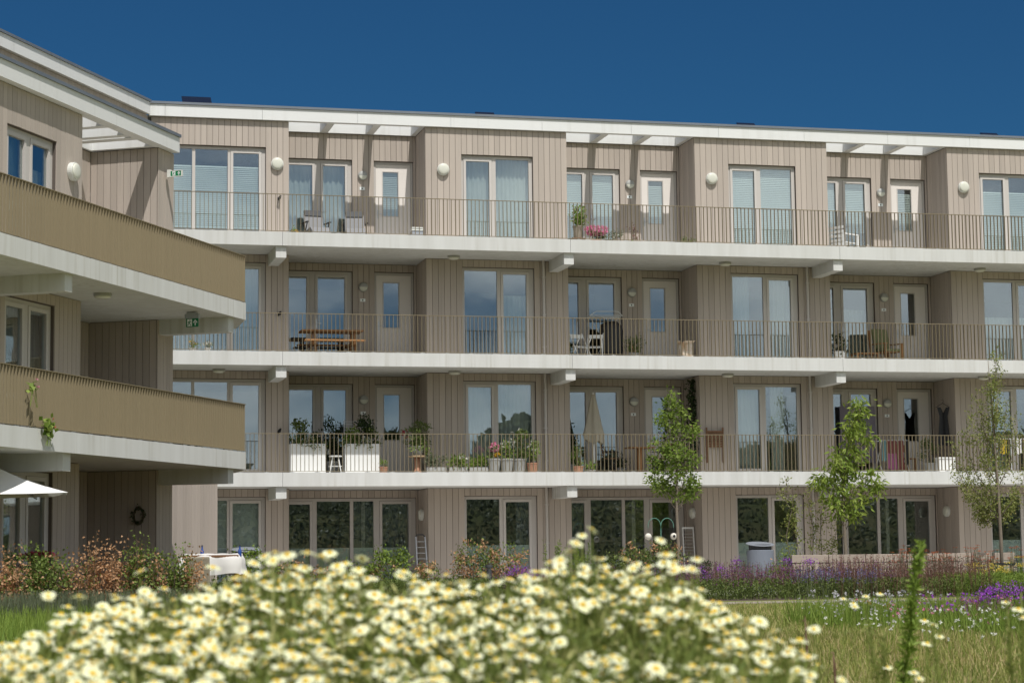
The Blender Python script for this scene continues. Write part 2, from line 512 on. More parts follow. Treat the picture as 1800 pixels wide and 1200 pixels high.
# grassed bank on the far side of the lawn, behind the viewer (mirrored in the ground floor glass)
mb = MB(); nb = 60
for row, (y, z) in enumerate(((-74, -.12), (-79, 1.2), (-85, 3.0), (-90, 4.2), (-96, 4.3), (-110, 3.9), (-200, 3.5))):
    for i in range(nb + 1):
        x = -200 + i * 400 / nb; mb.v.append((x, y + 1.2 * math.sin(x * .05), z + (.35 * math.sin(x * .11 + row) if row > 1 else 0)))
for row in range(6):
    for i in range(nb): a = row * (nb + 1) + i; mb.f.append((a, a + nb + 1, a + nb + 2, a + 1)[::-1])
tag(mb.build('grassy_bank', 'dike_grass', smooth=True), kind='structure')
mb = MB(); mb.box(-1.6, 27, -4.9, 10, -0.3, -0.09); mb.box(-4.5, 27, -1.45, 10, -0.0895, -0.02)  # lower paving extended forward, unseen behind the planting, to bounce light onto the soffits
tag(mb.build('terrace', 'paving'), kind='structure')

# ------------------------------------------------------------------ facade kit (local frame: x along the facade, y into the building, slab edge at y = 0)
W = 7.463            # bay
YB, YC = 1.6, 2.9    # face of the piers, face of the recesses
TH = 0.344           # slab
PLANKS = []          # (building, wall, bounds, weight)
_cube = MB().box(-.5, .5, -.5, .5, -.5, .5)
PLANK_ME = _cube.mesh('plank', 'cladding')

def intervals(a0, a1, z0, z1, ops):
    cuts = sorted({a0, a1, *[o[0] for o in ops], *[o[1] for o in ops]})
    res = []
    for p, q in zip(cuts, cuts[1:]):
        if q - p < 0.01: continue
        c = (p + q) / 2
        zz = z0
        for o in ops:
            if o[0] < c < o[1]: zz = o[2]
        res.append((p, q, zz, z1))
    return res

YCW = 3.11         # the wing's recess is a little deeper
def wall(bld, axis, a0, a1, face, z0, z1, ops=(), inward=1, weight=1.0, pitch=0.156, depth=0.2):
    mb = MB()
    t = 0.022
    specs = []
    for p, q, za, zb in intervals(a0, a1, z0, z1, ops):
        f0, f1 = sorted((face + inward * t, face + inward * depth))
        if axis == 'x': mb.box(p, q, f0, f1, za, zb)
        else: mb.box(f0, f1, p, q, za, zb)
        n = max(1, round((q - p) / pitch)); s = (q - p) / n
        for i in range(n):
            b0, b1 = p + i * s + 0.0045, p + (i + 1) * s - 0.0045
            dz = random.uniform(0, 0.004)
            g0, g1 = sorted((face - inward * random.uniform(0, 0.003), face + inward * (t - 0.001)))
            zt = zb - 0.012; zl = za + 0.012
            specs.append((b0, b1, g0, g1, zl + dz, zt) if axis == 'x' else (g0, g1, b0, b1, zl + dz, zt))
    o = mb.build('wall', 'backing', bld)
    for b in specs:
        k = 1.0 if axis == 'x' else 0.35
        PLANKS.append((bld, o, b, weight * k * (b[5] - b[4])))
    return o

def make_planks(limit=300):
    blds = []
    for p in PLANKS:
        if p[0] not in blds: blds.append(p[0])
    for bld in blds:
        L = sorted((p for p in PLANKS if p[0] is bld), key=lambda p: -p[3])
        for _, wl, b, _w in L[:limit]:
            o = bpy.data.objects.new('plank', PLANK_ME); COL.objects.link(o)
            o.parent = wl
            o.location = ((b[0] + b[1]) / 2, (b[2] + b[3]) / 2, (b[4] + b[5]) / 2)
            o.scale = (b[1] - b[0], b[3] - b[2], b[5] - b[4])
        if L[limit:]:
            mb = MB()
            for _, wl, b, _w in L[limit:]: mb.box(*b)
            tag(mb.build('cladding_boards', 'cladding', bld), kind='stuff')

def curtain(win, x0, x1, z0, z1, y, m='curtain', amp=0.035, wl=0.13, sag=0.0):
    n = max(6, int((x1 - x0) / 0.02)); V = []; F = []
    ph = random.uniform(0, 6)
    rows = 3
    for j in range(rows + 1):
        z = z1 + (z0 - z1) * j / rows
        k = 0.5 + 0.5 * j / rows
        for i in range(n + 1):
            x = x0 + (x1 - x0) * i / n
            V.append((x + 0.01 * math.sin(x * 31 + j), y + k * amp * (math.sin(2 * math.pi * x / wl + ph + 1.3 * math.sin(x * 5)) + 0.4 * math.sin(2 * math.pi * x / (wl * 0.43) + j)), z))
    for j in range(rows):
        for i in range(n):
            a = j * (n + 1) + i
            F.append((a, a + 1, a + n + 2, a + n + 1))
    mb = MB(); mb.v = V; mb.f = F
    return mb.build('curtain', m, win, smooth=True)

def blind(win, x0, x1, z0, z1, y):
    mb = MB()
    z = z1
    while z > z0 + 0.03:
        mb.poly([(x0, y + 0.022, z), (x1, y + 0.022, z), (x1, y, z - 0.048), (x0, y, z - 0.048)][::-1])
        z -= 0.05
    mb.box(x0, x1, y, y + 0.03, z - 0.02, z)
    return mb.build('blind', 'blind', win)

def handle(par, x, y, z, side=1, m='steel'):
    mb = MB()
    mb.box(x - 0.017, x + 0.017, y - 0.012, y - 0.001, z - 0.12, z + 0.12)
    mb.bar((x, y - 0.01, z), (x, y - 0.055, z), 0.018, 0.018)
    mb.bar((x - 0.009 * side, y - 0.05, z), (x + 0.13 * side, y - 0.05, z), 0.018, 0.02)
    return mb.build('handle', m, par)

def window(bld, x0, x1, z0, z1, y, panes, fill=None, handle_at=None, frost=None, film=None):
    """panes: (kind, glass x0, glass x1); kind f fixed, s sash; fill: list of (kind, x0, x1, z0, z1)"""
    mb = MB()
    cols = []
    for k, a, b in panes:
        if k == 'f': cols.append((a, b, z0 + 0.07, z1 - 0.075, k, a, b, z0 + 0.07, z1 - 0.075))
        else: cols.append((a - 0.075, b + 0.075, z0 + 0.065, z1 - 0.07, k, a, b, z0 + 0.155, z1 - 0.15))
    x = x0
    for c in cols:
        mb.box(x, c[0], y, y + 0.075, z0, z1)
        mb.box(c[0], c[1], y, y + 0.075, z0, c[2]); mb.box(c[0], c[1], y, y + 0.075, c[3], z1)
        x = c[1]
    mb.box(x, x1, y, y + 0.075, z0, z1)
    win = mb.build('window', 'frame', bld)
    for c in cols:
        h0, h1, hz0, hz1, k, a, b, gz0, gz1 = c
        if k == 's':
            s = MB(); e = 0.006; ya, yb = y - 0.014, y + 0.06
            s.box(h0 + e, a, ya, yb, hz0 + e, hz1 - e); s.box(b, h1 - e, ya, yb, hz0 + e, hz1 - e)
            s.box(a, b, ya, yb, hz0 + e, gz0); s.box(a, b, ya, yb, gz1, hz1 - e)
            s.build('sash', 'sash', win)
        p = MB(); p.box(a, b, y + 0.03, y + 0.042, gz0, gz1); p.build('pane', 'glass', win)
        if frost:
            q = MB(); q.box(a + 0.004, b - 0.004, y + 0.046, y + 0.050, gz0 + 0.004, z0 + frost); q.build('frosted_film', 'frosted', win)
    for f in fill or ():
        k = f[0]
        if k == 'blind': blind(win, f[1], f[2], f[3], f[4], y + 0.085)
        else: curtain(win, f[1], f[2], f[3], f[4], y + 0.22, k)
    if handle_at: handle(win, handle_at[0], y - 0.014, z0 + 1.05, handle_at[1])
    return win

def door(bld, x0, x1, z0, z1, y, dark=False):
    g0, g1 = x0 + 0.26, x0 + 0.67
    gz0, gz1 = z0 + 0.98, z0 + 2.17
    f = MB()
    f.box(x0, x0 + 0.06, y, y + 0.09, z0, z1); f.box(x1 - 0.06, x1, y, y + 0.09, z0, z1); f.box(x0 + 0.06, x1 - 0.06, y, y + 0.09, z1 - 0.06, z1)
    fr = f.build('door', 'frame', bld)
    l = MB(); a, b, t = x0 + 0.066, x1 - 0.066, z1 - 0.066
    ya, yb = y + 0.018, y + 0.066
    l.box(a, g0, ya, yb, z0, t); l.box(g1, b, ya, yb, z0, t); l.box(g0, g1, ya, yb, z0, gz0); l.box(g0, g1, ya, yb, gz1, t)
    lf = l.build('door_leaf', 'door', fr)
    m = MB()
    for u0, u1, w0, w1 in ((g0 - 0.025, g0, gz0 - 0.025, gz1 + 0.025), (g1, g1 + 0.025, gz0 - 0.025, gz1 + 0.025), (g0, g1, gz0 - 0.025, gz0), (g0, g1, gz1, gz1 + 0.025)):
        m.box(u0, u1, ya - 0.008, ya - 0.0005, w0, w1)
    m.build('glazing_bead', 'sash', fr)
    p = MB(); p.box(g0, g1, y + 0.035, y + 0.045, gz0, gz1); p.build('pane', 'glass_door', fr)
    handle(fr, x0 + 0.125, ya, z0 + 1.02, 1)
    return fr

def slab_lip(mb, x0, x1, z):       # balcony slab panel with a slightly thicker front edge
    mb.box(x0, x1, 0.0, 2.96, z - TH, z)

PITCH_R = 0.1046
def railing(label, bld_frame, x0, x1, z, y=0.07, parent_frame=None):
    """flat-bar railing: handrail, bottom flat, bars, fixings; a thing of its own"""
    t = thing('railing', label, 'railing', group='balcony railings')
    if parent_frame is not None:
        t.matrix_world = parent_frame
        t.location = parent_frame.to_translation(); t.rotation_euler = parent_frame.to_euler()
    zt = z + 0.97
    MB().box(x0, x1, y - 0.03, y + 0.03, zt - 0.012, zt).build('handrail', 'railing', t)
    MB().box(x0, x1, y - 0.025, y + 0.025, z + 0.028, z + 0.038).build('bottom_rail', 'railing', t)
    me = MB().box(-0.0045, 0.0045, -0.026, 0.026, 0.0, zt - z - 0.052).mesh('bar', 'railing')
    n = int((x1 - x0 - 0.05) / PITCH_R)
    for i in range(n + 1):
        o = bpy.data.objects.new('bar', me); COL.objects.link(o); o.parent = t
        o.location = (x0 + 0.025 + i * PITCH_R, y, z + 0.0395)
    mf = MB(); mf.box(-0.055, 0.055, -0.045, 0.045, 0, 0.012); mf.box(-0.012, 0.012, -0.012, 0.012, 0.012, 0.028)
    me2 = mf.mesh('fixing', 'steel')
    x = x0 + 0.22
    while x < x1 - 0.1:
        o = bpy.data.objects.new('fixing', me2); COL.objects.link(o); o.parent = t; o.location = (x, y, z)
        x += 0.63
    return t

def roof_band(bld, x0, x1, z0, yf, thick, seg, off, name='fascia_panel'):
    cuts = [x0]
    k = math.ceil((x0 - off) / seg + 0.05)
    while off + k * seg < x1 - 0.1:
        cuts.append(off + k * seg); k += 1
    cuts.append(x1)
    for a, b in zip(cuts, cuts[1:]):
        MB().box(a + 0.003, b - 0.003, yf, yf + thick, z0, z0 + 0.31).build(name, 'fascia', bld)
    MB().box(x0 - 0.01, x1 + 0.01, yf - 0.035, yf + thick + 0.05, z0 + 0.312, z0 + 0.372).build('flashing', 'flashing', bld)

def pergola(bld, x0, x1, z, dy=0.0):
    """white beams over an open recess, from the front band back to the rear fascia"""
    for a in (1.02, 2.25):
        MB().box(x0 + a, x0 + a + 0.20, 1.686, 2.818 + dy, z + 0.004, z + 0.30).build('pergola_beam', 'fascia', bld)
    MB().box(x1 - 0.13, x1 - 0.003, 1.686, 2.818 + dy, z + 0.004, z + 0.30).build('pergola_beam', 'fascia', bld)
    MB().box(x0 + 0.004, x1 - 0.004, 2.82 + dy, 2.895 + dy, z, z + 0.34).build('rear_fascia', 'fascia', bld)

# ------------------------------------------------------------------ main building
MAIN = thing('apartment_building', 'four-storey taupe boarded apartment building with long pale concrete galleries', 'building', (0, 0, 0))
I0, I1 = 0, 3
XL, XR = -3.15, 26.9
# interior floors, rear wall, party walls (what shows through the glass)
mb = MB()
for k in range(0, 4):
    mb.box(XL, XR, 2.97, 8.6, 3 * k - 0.32, 3 * k)
mb.box(XL, XR, 8.6, 8.8, -0.3, 12.2)
mb.box(XL - 0.2, XL, 1.85, 8.8, -0.3, 12.2); mb.box(XR, XR + 0.2, 1.6, 8.8, -0.3, 12.2)
for i in range(0, 4):
    mb.box(i * W + 4.15, i * W + 4.3, 3.05, 8.6, 0, 12.2)
    mb.box(i * W + 2.5, i * W + 2.6, 3.15, 6.5, 0, 12.2)
mb.build('interior', 'interior', MAIN)
# roof
mb = MB()
mb.box(XL, XR, 2.9, 8.8, 12.16, 12.44)
mb.box(XL, 0.37, 1.69, 2.9, 12.16, 12.44)
for i in range(3): mb.box(i * W + 3.98, (i + 1) * W + 0.37, 1.69, 2.9, 12.16, 12.44)
mb.build('roof', 'roofing', MAIN)
roof_band(MAIN, -3.21, XR, 12.15, 1.5, 0.185, W / 3, -0.32)
for i in range(4): pergola(MAIN, i * W + 0.37, i * W + 3.98, 12.15)

# slabs and beams
for k in (1, 2, 3):
    z = 3 * k
    mb = MB(); mb.prism([(-3.95 if k > 1 else -2.6, 0), (-0.004, 0), (-0.004, 2.96), (-2.95, 2.96), (-3.0, 1.7)], z - TH, z)
    mb.build('balcony_slab', 'concrete', MAIN)
    for i in range(0, 4):
        mb = MB(); slab_lip(mb, i * W + 0.004, min((i + 1) * W - 0.004, XR), z); mb.build('balcony_slab', 'concrete', MAIN)
    for i in range(0, 4):
        MB().box(i * W - 0.16, i * W + 0.103, 0.08, 1.598, z - TH - 0.295, z - TH + 0.01).build('beam', 'concrete', MAIN)

FIX_L = [('f', 5.02, 5.90), ('s', 6.07, 6.70)]
FIX_R = [('s', 5.09, 5.72), ('f', 5.90, 6.80)]
def off(panes, dx): return [(k, a + dx, b + dx) for k, a, b in panes]

PIER_FILL = {  # (pier, level): what hangs behind the glass
 (0, 3): [('curtain', 5.0, 5.9, .02, 2.42), ('curtain', 5.92, 6.85, .02, 2.42)],
 (1, 3): [('blind', 5.0, 6.85, .03, 2.40)], (2, 3): [('blind', 5.0, 6.85, .03, 1.95)],
 (0, 2): [('curtain', 6.0, 6.8, .02, 1.75)],
 (1, 2): [('curtain_blue', 5.0, 5.55, .02, 2.42), ('curtain', 6.0, 6.85, .02, 2.42)], (2, 2): [('curtain', 5.0, 6.85, .02, 1.4)],
 (0, 1): [('curtain', 5.0, 6.85, .02, 2.42)],
 (1, 1): [('curtain', 5.0, 5.75, .02, 2.42), ('curtain', 6.1, 6.5, .02, 2.42)], (2, 1): [('curtain_blue', 5.0, 5.6, .02, 2.4)],
 (0, 0): [('curtain_dark', 6.4, 6.85, .02, 2.4)], (1, 0): [], (2, 0): [],
}
REC_FILL = {
 (0, 3): [('curtain', 0.45, 2.2, .02, 2.42)], (1, 3): [('blind', 0.45, 2.2, .35, 2.36)], (2, 3): [('blind', 0.45, 2.2, .9, 2.36)],
 (0, 2): [], (1, 2): [], (2, 2): [('curtain', 0.45, 2.2, .02, 1.7)],
 (0, 1): [], (1, 1): [], (2, 1): [],
 (0, 0): [('curtain_dark', 2.3, 3.7, .02, 2.4)], (1, 0): [('curtain_dark', 0.5, 1.2, .02, 2.4)], (2, 0): [],
}
for k in range(4):
    z0 = 3.0 * k; zt = z0 + 3 - TH if k < 3 else 12.15
    ztc = zt
    # left end pier
    wall(MAIN, 'x', XL, 0.37, YB, z0, zt, [(-2.95, -0.22, z0 + 2.44)])
    fl = {3: [('blind', -2.9, -0.3, .35, 1.95)], 2: [('curtain_blue', -2.9, -0.3, .02, 2.42)], 1: [], 0: [('blind', -2.9, -0.3, .2, 2.4)]}[k]
    window(MAIN, -2.95, -0.22, z0, z0 + 2.44, YB + 0.085, [('f', -2.87, -2.10), ('f', -2.02, -1.19), ('s', -1.05, -0.39)],
           [(a, b, c, z0 + d, z0 + e) for a, b, c, d, e in fl])
    for i in range(0, 3):
        dx = i * W
        # pier
        wall(MAIN, 'x', dx + 3.98, dx + W + 0.37, YB, z0, zt, [(dx + 4.95, dx + 6.90, z0 + 2.44)])
        lay = FIX_R if k in (3, 1) else FIX_L
        window(MAIN, dx + 4.95, dx + 6.90, z0, z0 + 2.44, YB + 0.085, off(lay, dx),
               [(a, b + dx, c + dx, z0 + d, z0 + e) for a, b, c, d, e in PIER_FILL[(i, k)]], frost=(1.17 if k == 0 else None))
    for i in range(0, 4):
        dx = i * W
        vis = 1.0 if i < 3 else 0.01
        # recess: back wall, right-hand side wall, left-hand side wall
        if k == 0:
            ops = [(dx + 0.42, dx + 3.93, z0 + 2.44)]
        else:
            ops = [(dx + 0.42, dx + 2.25, z0 + 2.44), (dx + 2.84, dx + 3.91, z0 + 2.44)]
        wall(MAIN, 'x', dx + 0.38, dx + 3.97, YC, z0, ztc, ops, weight=vis)
        wall(MAIN, 'y', YB + 0.025, YC - 0.002, dx + 3.975, z0, zt, (), inward=1, weight=vis, pitch=0.16)
        wall(MAIN, 'y', YB + 0.025, YC - 0.002, dx + 0.375, z0, zt, (), inward=-1, weight=0.01, pitch=0.16)
        if True:
            fl = [(a, b + dx, c + dx, z0 + d, z0 + e) for a, b, c, d, e in REC_FILL.get((i, k), [])]
            if k == 0:
                wdw = window(MAIN, dx + 0.42, dx + 3.93, z0, z0 + 2.44, YC + 0.085,
                       [('s', dx + 0.56, dx + 1.11), ('f', dx + 1.29, dx + 2.17), ('f', dx + 2.26, dx + 2.80), ('s', dx + 3.03, dx + 3.74)], fl, (dx + 2.97, 1), frost=(1.15 if i == 0 else 0.75))
            else:
                lay = [('s', 0.57, 1.19), ('s', 1.48, 2.07)] if k in (3, 1) else [('s', 0.54, 1.03), ('s', 1.33, 2.05)]
                window(MAIN, dx + 0.42, dx + 2.25, z0, z0 + 2.44, YC + 0.085, off(lay, dx), fl, (dx + lay[1][1] - 0.04, 1))
                dr = door(MAIN, dx + 2.84, dx + 3.91, z0, z0 + 2.44, YC + 0.085)
                if k == 3: blind(dr, dx + 3.08, dx + 3.53, z0 + 0.98, z0 + (2.17 if i < 1 else 2.05), YC + 0.085 + 0.07)
                n = MB(); n.box(dx + 2.52 - 0.07, dx + 2.52 + 0.07, YC - 0.012, YC - 0.004, z0 + 1.645, z0 + 1.725); n.build('number_plate', 'sign_white', MAIN)
                d = MB(); d.box(dx + 2.505, dx + 2.535, YC - 0.0145, YC - 0.0125, z0 + 1.665, z0 + 1.705); d.build('number_mark', 'dark_grey', MAIN)
    wall(MAIN, 'x', 3 * W + 3.98, XR, YB, z0, zt, (), weight=.01)
    # rainwater pipes
    if k in (1, 2, 0):
        for i in (0, 1):
            x = i * W + 7.14
            p = MB(); p.tube([(x, YB - 0.06, z0 + 0.0), (x, YB - 0.06, zt)], 0.035, 10)
            for zz in (0.35, 1.2, 2.2): p.box(x - 0.045, x + 0.045, YB - 0.1, YB - 0.002, z0 + zz, z0 + zz + 0.03)
            p.build('downpipe', 'frame', MAIN)

RAIL_LAB = {3: 'thin bronze bar railing along the top floor gallery of the long building', 2: 'thin bronze bar railing of the long building behind the picnic table floor',
            1: 'thin bronze bar railing in front of the potted plants on the first floor gallery'}
for k in (1, 2, 3):
    railing(RAIL_LAB[k], None, {3: -3.85, 2: -3.6, 1: -2.5}[k], 25.5, 3.0 * k)

# roof panels (solar) on their frames
for j, (x, wd, lab) in enumerate(((-2.05, .80, 'dark tilted solar panel on the roof, the leftmost by the kink'), (6.25, .55, 'dark solar panel above the roof edge, second from the left'),
                            (14.15, .55, 'dark solar panel above the roof edge, third from the left'), (21.98, .55, 'dark solar panel above the roof edge at the far right'))):
    t = thing('solar_panel', lab, 'solar panel', (x, 5.0, 12.44), group='solar panels on the roof')
    h = 1.02 if j else 1.12
    m = MB(); m.bar((0.05, 0.55, h - 0.02), (0.05, -0.25, h - 0.60), 0.03, 0.03); m.bar((wd - .05, 0.55, h - .02), (wd - .05, -0.25, h - .60), 0.03, 0.03)
    m.box(0.04, 0.07, 0.5, 0.53, 0, h - 0.05); m.box(wd - 0.07, wd - 0.04, 0.5, 0.53, 0, h - 0.05)
    m.box(0.04, 0.07, -0.25, -0.22, 0, h - 0.62); m.box(wd - 0.07, wd - 0.04, -0.25, -0.22, 0, h - 0.62)
    m.build('support_frame', 'steel', t)
    m = MB(); m.bar((wd / 2, 0.58, h + 0.02), (wd / 2, -0.30, h - 0.60), wd, 0.035); m.build('glass_panel', 'solar', t)

# ------------------------------------------------------------------ side wing: local x = along the wing, y = into it
AW = R(60.2)
d2 = Vector((math.cos(AW), math.sin(AW), 0)); n2 = Vector((math.sin(AW), -math.cos(AW), 0))
WLOC = n2 * 3.01
WING = thing('apartment_wing', 'three-storey boarded side wing with deep galleries at the left edge', 'building', WLOC, AW)
WMAT = Matrix.Translation(WLOC) @ Matrix.Rotation(AW, 4, 'Z')
WINV = WMAT.inverted()
def w2l(x, y): p = WINV @ Vector((x, y, 0)); return (p.x, p.y)
UL, UE = -21.5, -9.33
mb = MB()
for k in (0, 1, 2): mb.box(UL, UE, 3.18, 7.5, 3 * k - 0.32, 3 * k)
mb.box(UL, UE, 7.5, 7.7, -0.3, 9.2); mb.box(UE - 0.2, UE, 1.82, 7.7, -0.3, 9.2); mb.box(UL - 0.2, UL, 1.6, 7.7, -0.3, 9.2)
mb.box(-13.9, -13.8, 1.85, 7.5, 0, 9.2)
mb.build('interior', 'interior', WING)
mb = MB(); mb.box(UL, -13.3, 1.7, 2.9, 9.16, 9.42); mb.box(-10.05, UE, 1.7, 2.9, 9.16, 9.42); mb.box(UL, UE, 3.12, 6.6, 9.16, 9.42)
mb.build('roof', 'roofing', WING)
roof_band(WING, UL, -9.40, 9.15, 1.44, 0.24, 2.7, -12.0)
pergola(WING, -13.3, -10.05, 9.15, 0.21)
MB().box(-11.18 - .2, -11.18, 1.686, 2.818, 9.154, 9.45).build('pergola_beam', 'fascia', WING)
# slabs with the cut-back end
e1 = w2l(-1.96, -9.5); e2 = w2l(-2.05, -7.95); e3 = w2l(-4.5, -7.95)
for k in (1, 2):
    z = 3 * k
    mb = MB(); mb.box(UL, -16.52, 0, 3.17, z - TH, z); mb.build('balcony_slab', 'concrete', WING)
    mb = MB(); mb.prism([(-16.512, 0), (e1[0] - 0.12, 0), (e1[0] + 0.02, 0.10), e2, e3, (e3[0], 3.17), (-16.512, 3.17)], z - TH, z); mb.build('balcony_slab', 'concrete', WING)
    for x in (-16.47, -9.72):
        MB().box(x - 0.263, x, 0.1, 1.598, z - TH - 0.295, z - TH + 0.01).build('beam', 'concrete', WING)
    railing({2: 'bronze bar railing of the upper left gallery seen edge-on as a solid band', 1: 'bronze bar railing of the lower left gallery with a trailing plant on it'}[k], None, -20.5, e1[0] - 0.02, z, parent_frame=WMAT)
for k in (0, 1, 2):
    z0 = 3.0 * k; zt = z0 + 3 - TH if k < 2 else 9.15
    wall(WING, 'x', UL + 3, -13.3, YB, z0, zt, [(-16.05, -14.28, z0 + 2.44)])
    wall(WING, 'x', -10.05, UE, YB, z0, zt)
    wall(WING, 'y', YB + 0.025, YCW - 0.002, -10.055, z0, zt, (), inward=1, weight=3.0, pitch=0.152)
    wall(WING, 'y', YB + 0.025, YCW - 0.002, -13.295, z0, zt, (), inward=-1, weight=0.01)
    wall(WING, 'x', -13.28, -10.06, YCW, z0, zt, [(-13.0, -11.93, z0 + 2.44)], weight=0.4)
    fl = {2: [('curtain_blue', -16.0, -15.2, z0, z0 + 2.4), ('curtain', -15.1, -14.3, z0, z0 + 1.9)], 1: [('curtain_dark', -16.0, -14.3, z0, z0 + 2.4)], 0: [('curtain_dark', -15.3, -14.7, z0, z0 + 2.4)]}[k]
    window(WING, -16.05, -14.28, z0, z0 + 2.44, YB + 0.085, [('s', -15.88, -15.32), ('s', -15.03, -14.45)], fl)
    door(WING, -13.0, -11.93, z0, z0 + 2.44, YCW + 0.085)
p = MB()
p.tube([(UE + 0.10, YB + 0.12, 0.0), (UE + 0.10, YB + 0.12, 5.65)], 0.045, 10); p.build('downpipe', 'frame', WING)
# low block that closes the corner at ground level
wall(WING, 'x', UE + 0.35, -3.70, YCW, -0.1, 2.62, weight=1.5, depth=0.25)
MB().box(-3.95, -3.705, YCW + 0.03, YCW + 3.0, -0.1, 2.62).build('wall', 'backing', WING)
MB().box(UE, -3.70, YCW + 0.02, YCW + 3.0, 2.622, 2.65).build('roof', 'roofing', WING)

# set-back fourth storey behind the wing: belongs to the long building
UPF = empty('upper_storey', n2 * (-3.45), AW, MAIN)
UPF['label'] = 'set-back boarded top storey behind the side wing roof'
mb = MB(); mb.box(-20, -0.40, 0.12, 0.35, 9.0, 12.15); mb.build('wall_core', 'backing', UPF)
mb = MB()
x = -20.0
while x < -0.45:
    mb.box(x + 0.004, x + 0.152, 0.098, 0.12, 9.0, 12.14); x += 0.156
tag(mb.build('cladding_boards', 'cladding', UPF), kind='stuff')
cuts = [-20, -15.2, -10.2, -7.75, -5.3, -2.85, -0.40]
for a, b in zip(cuts, cuts[1:]): MB().box(a + .003, b - .003, 0.0, 0.19, 12.15, 12.46).build('fascia_panel', 'fascia', UPF)
MB().box(-20, -0.40, -0.035, 0.25, 12.462, 12.522).build('flashing', 'flashing', UPF)
MB().box(-20, -0.45, 0.2, 6.0, 12.16, 12.44).build('roof', 'roofing', UPF)
make_planks()
# ------------------------------------------------------------------ lamps
def round_lamp(name, label, group, loc, nrm, r, dep, half=False):
    """drum lamp on a wall: base ring, domed glass; half: upper half of the glass masked grey"""
    rz = math.atan2(nrm[0], -nrm[1])
    t = thing(name, label, 'lamp', loc, rz, group)
    MB().lathe([(r * 1.0, 0.0), (r * 1.0, dep * .55), (r * .97, dep * .6)], k=28, axis='y').build('base', 'lamp_grey' if half else 'lamp_white', t, smooth=False)
    m = MB(); m.lathe([(r * .90, dep * .6), (r * .885, dep * .72), (r * .76, dep * .82), (r * .4, dep * .88), (0.002, dep * .9)], k=28, axis='y')
    m.build('diffuser', 'lamp_glass', t, smooth=True)
    if half:
        v = []
        m = MB()
        prof = [(r * .915, dep * .61), (r * .90, dep * .75), (r * .77, dep * .86), (r * .4, dep * .92), (0.004, dep * .94)]
        k = 14
        for rr, dd in prof:
            for j in range(k + 1):
                a = math.pi * j / k
                m.v.append((rr * math.cos(a), -dd, rr * math.sin(a)))
        for i in range(len(prof) - 1):
            for j in range(k):
                q = i * (k + 1) + j
                m.f.append((q, q + 1, q + k + 2, q + k + 1))
        m.build('shield', 'lamp_grey', t, smooth=True)
    return t

NB = (0, -1, 0)
for i, lab in ((-1, 'large round white wall lamp on the top floor pier beside the three-pane window'), (0, 'large round white wall lamp left of the curtained top floor window'),
               (1, 'large round white wall lamp left of the blinded top floor window'), (2, 'large round white wall lamp on the rightmost top floor pier')):
    round_lamp('wall_lamp', lab, 'large round wall lamps', (i * W + (4.45 if i >= 0 else 7.533), YB - 0.002, 11.02), NB, 0.16, 0.13)
FL = {3: 'top floor', 2: 'second floor', 1: 'first floor'}
ND = {0: 'leftmost', 1: 'middle', 2: 'rightmost'}
for k in (1, 2, 3):
    for i in range(3):
        round_lamp('door_lamp', f'small half-shielded round lamp beside the {ND[i]} {FL[k]} front door', 'door lamps', (i * W + 2.53, YC - 0.002, 3 * k + 2.03), NB, 0.125, 0.10, True)
def ceiling_lamp(label, loc):
    t = thing('ceiling_lamp', label, 'lamp', loc, 0, 'round ceiling lamps under the galleries')
    MB().lathe([(0.0, 0), (0.16, 0.0), (0.165, -0.045), (0.16, -0.05)], k=24).build('base', 'lamp_grey', t)
    MB().lathe([(0.15, -0.05), (0.145, -0.075), (0.10, -0.098), (0.002, -0.105)], k=24).build('diffuser', 'lamp_glass', t, smooth=True)
for k in (2, 3):
    for i in range(3):
        if k == 2 and i == 2: lab = 'flat ceiling lamp under the second floor gallery behind the tall tree tip'
        else: lab = f'flat ceiling lamp under the {"third" if k == 3 else "second"} floor gallery near the {ND[i]} pier window'
        ceiling_lamp(lab, (i * W + 4.6, 1.05, 3 * k - TH))
ceiling_lamp('flat ceiling lamp under the second floor gallery at its left end', (-1.45, 1.2, 6 - TH))
p = d2 * -14.13 + n2 * 2.28
ceiling_lamp('flat ceiling lamp under the upper left wing gallery', (p.x, p.y, 6 - TH))
for i, lab in ((0, 'oval wall lamp on the ground floor side wall above the ladder'), (1, 'oval wall lamp on the ground floor side wall above the white shutter'), (2, 'oval wall lamp on the ground floor side wall right of the long bench')):
    t = round_lamp('wall_lamp', lab, 'oval lamps on the ground floor side walls', (i * W + 3.972, 2.25, 1.98), (-1, 0, 0), 0.15, 0.13)
p = d2 * -13.72 + n2 * 1.415
round_lamp('wall_lamp', 'white round lamp on the upper wall of the left wing', 'large round wall lamps', (p.x, p.y, 8.0), n2, 0.17, 0.16)
# small dark fittings on the left end pier, one per floor
for k, lab in ((3, 'small dark round fitting on the pier by the top floor lamp'), (2, 'small dark round fitting on the pier left of the picnic table'), (1, 'small dark round fitting on the pier left of the white planters')):
    t = thing('wall_fitting', lab, 'wall fitting', (0.12, YB - 0.003, 3 * k + 1.12), 0, 'dark fittings on the left pier')
    MB().lathe([(0.03, 0), (0.035, 0.03), (0.02, 0.05)], (0, 0, 0.0), 12, 'y').build('bracket', 'dark_grey', t)
    m = MB(); m.tube([(0, -0.05, 0.03), (0.03, -0.1, 0.05), (0.01, -0.13, -0.02), (-0.03, -0.1, -0.04), (-0.02, -0.05, 0.01)], 0.022, 8); m.build('head', 'black', t, smooth=True)

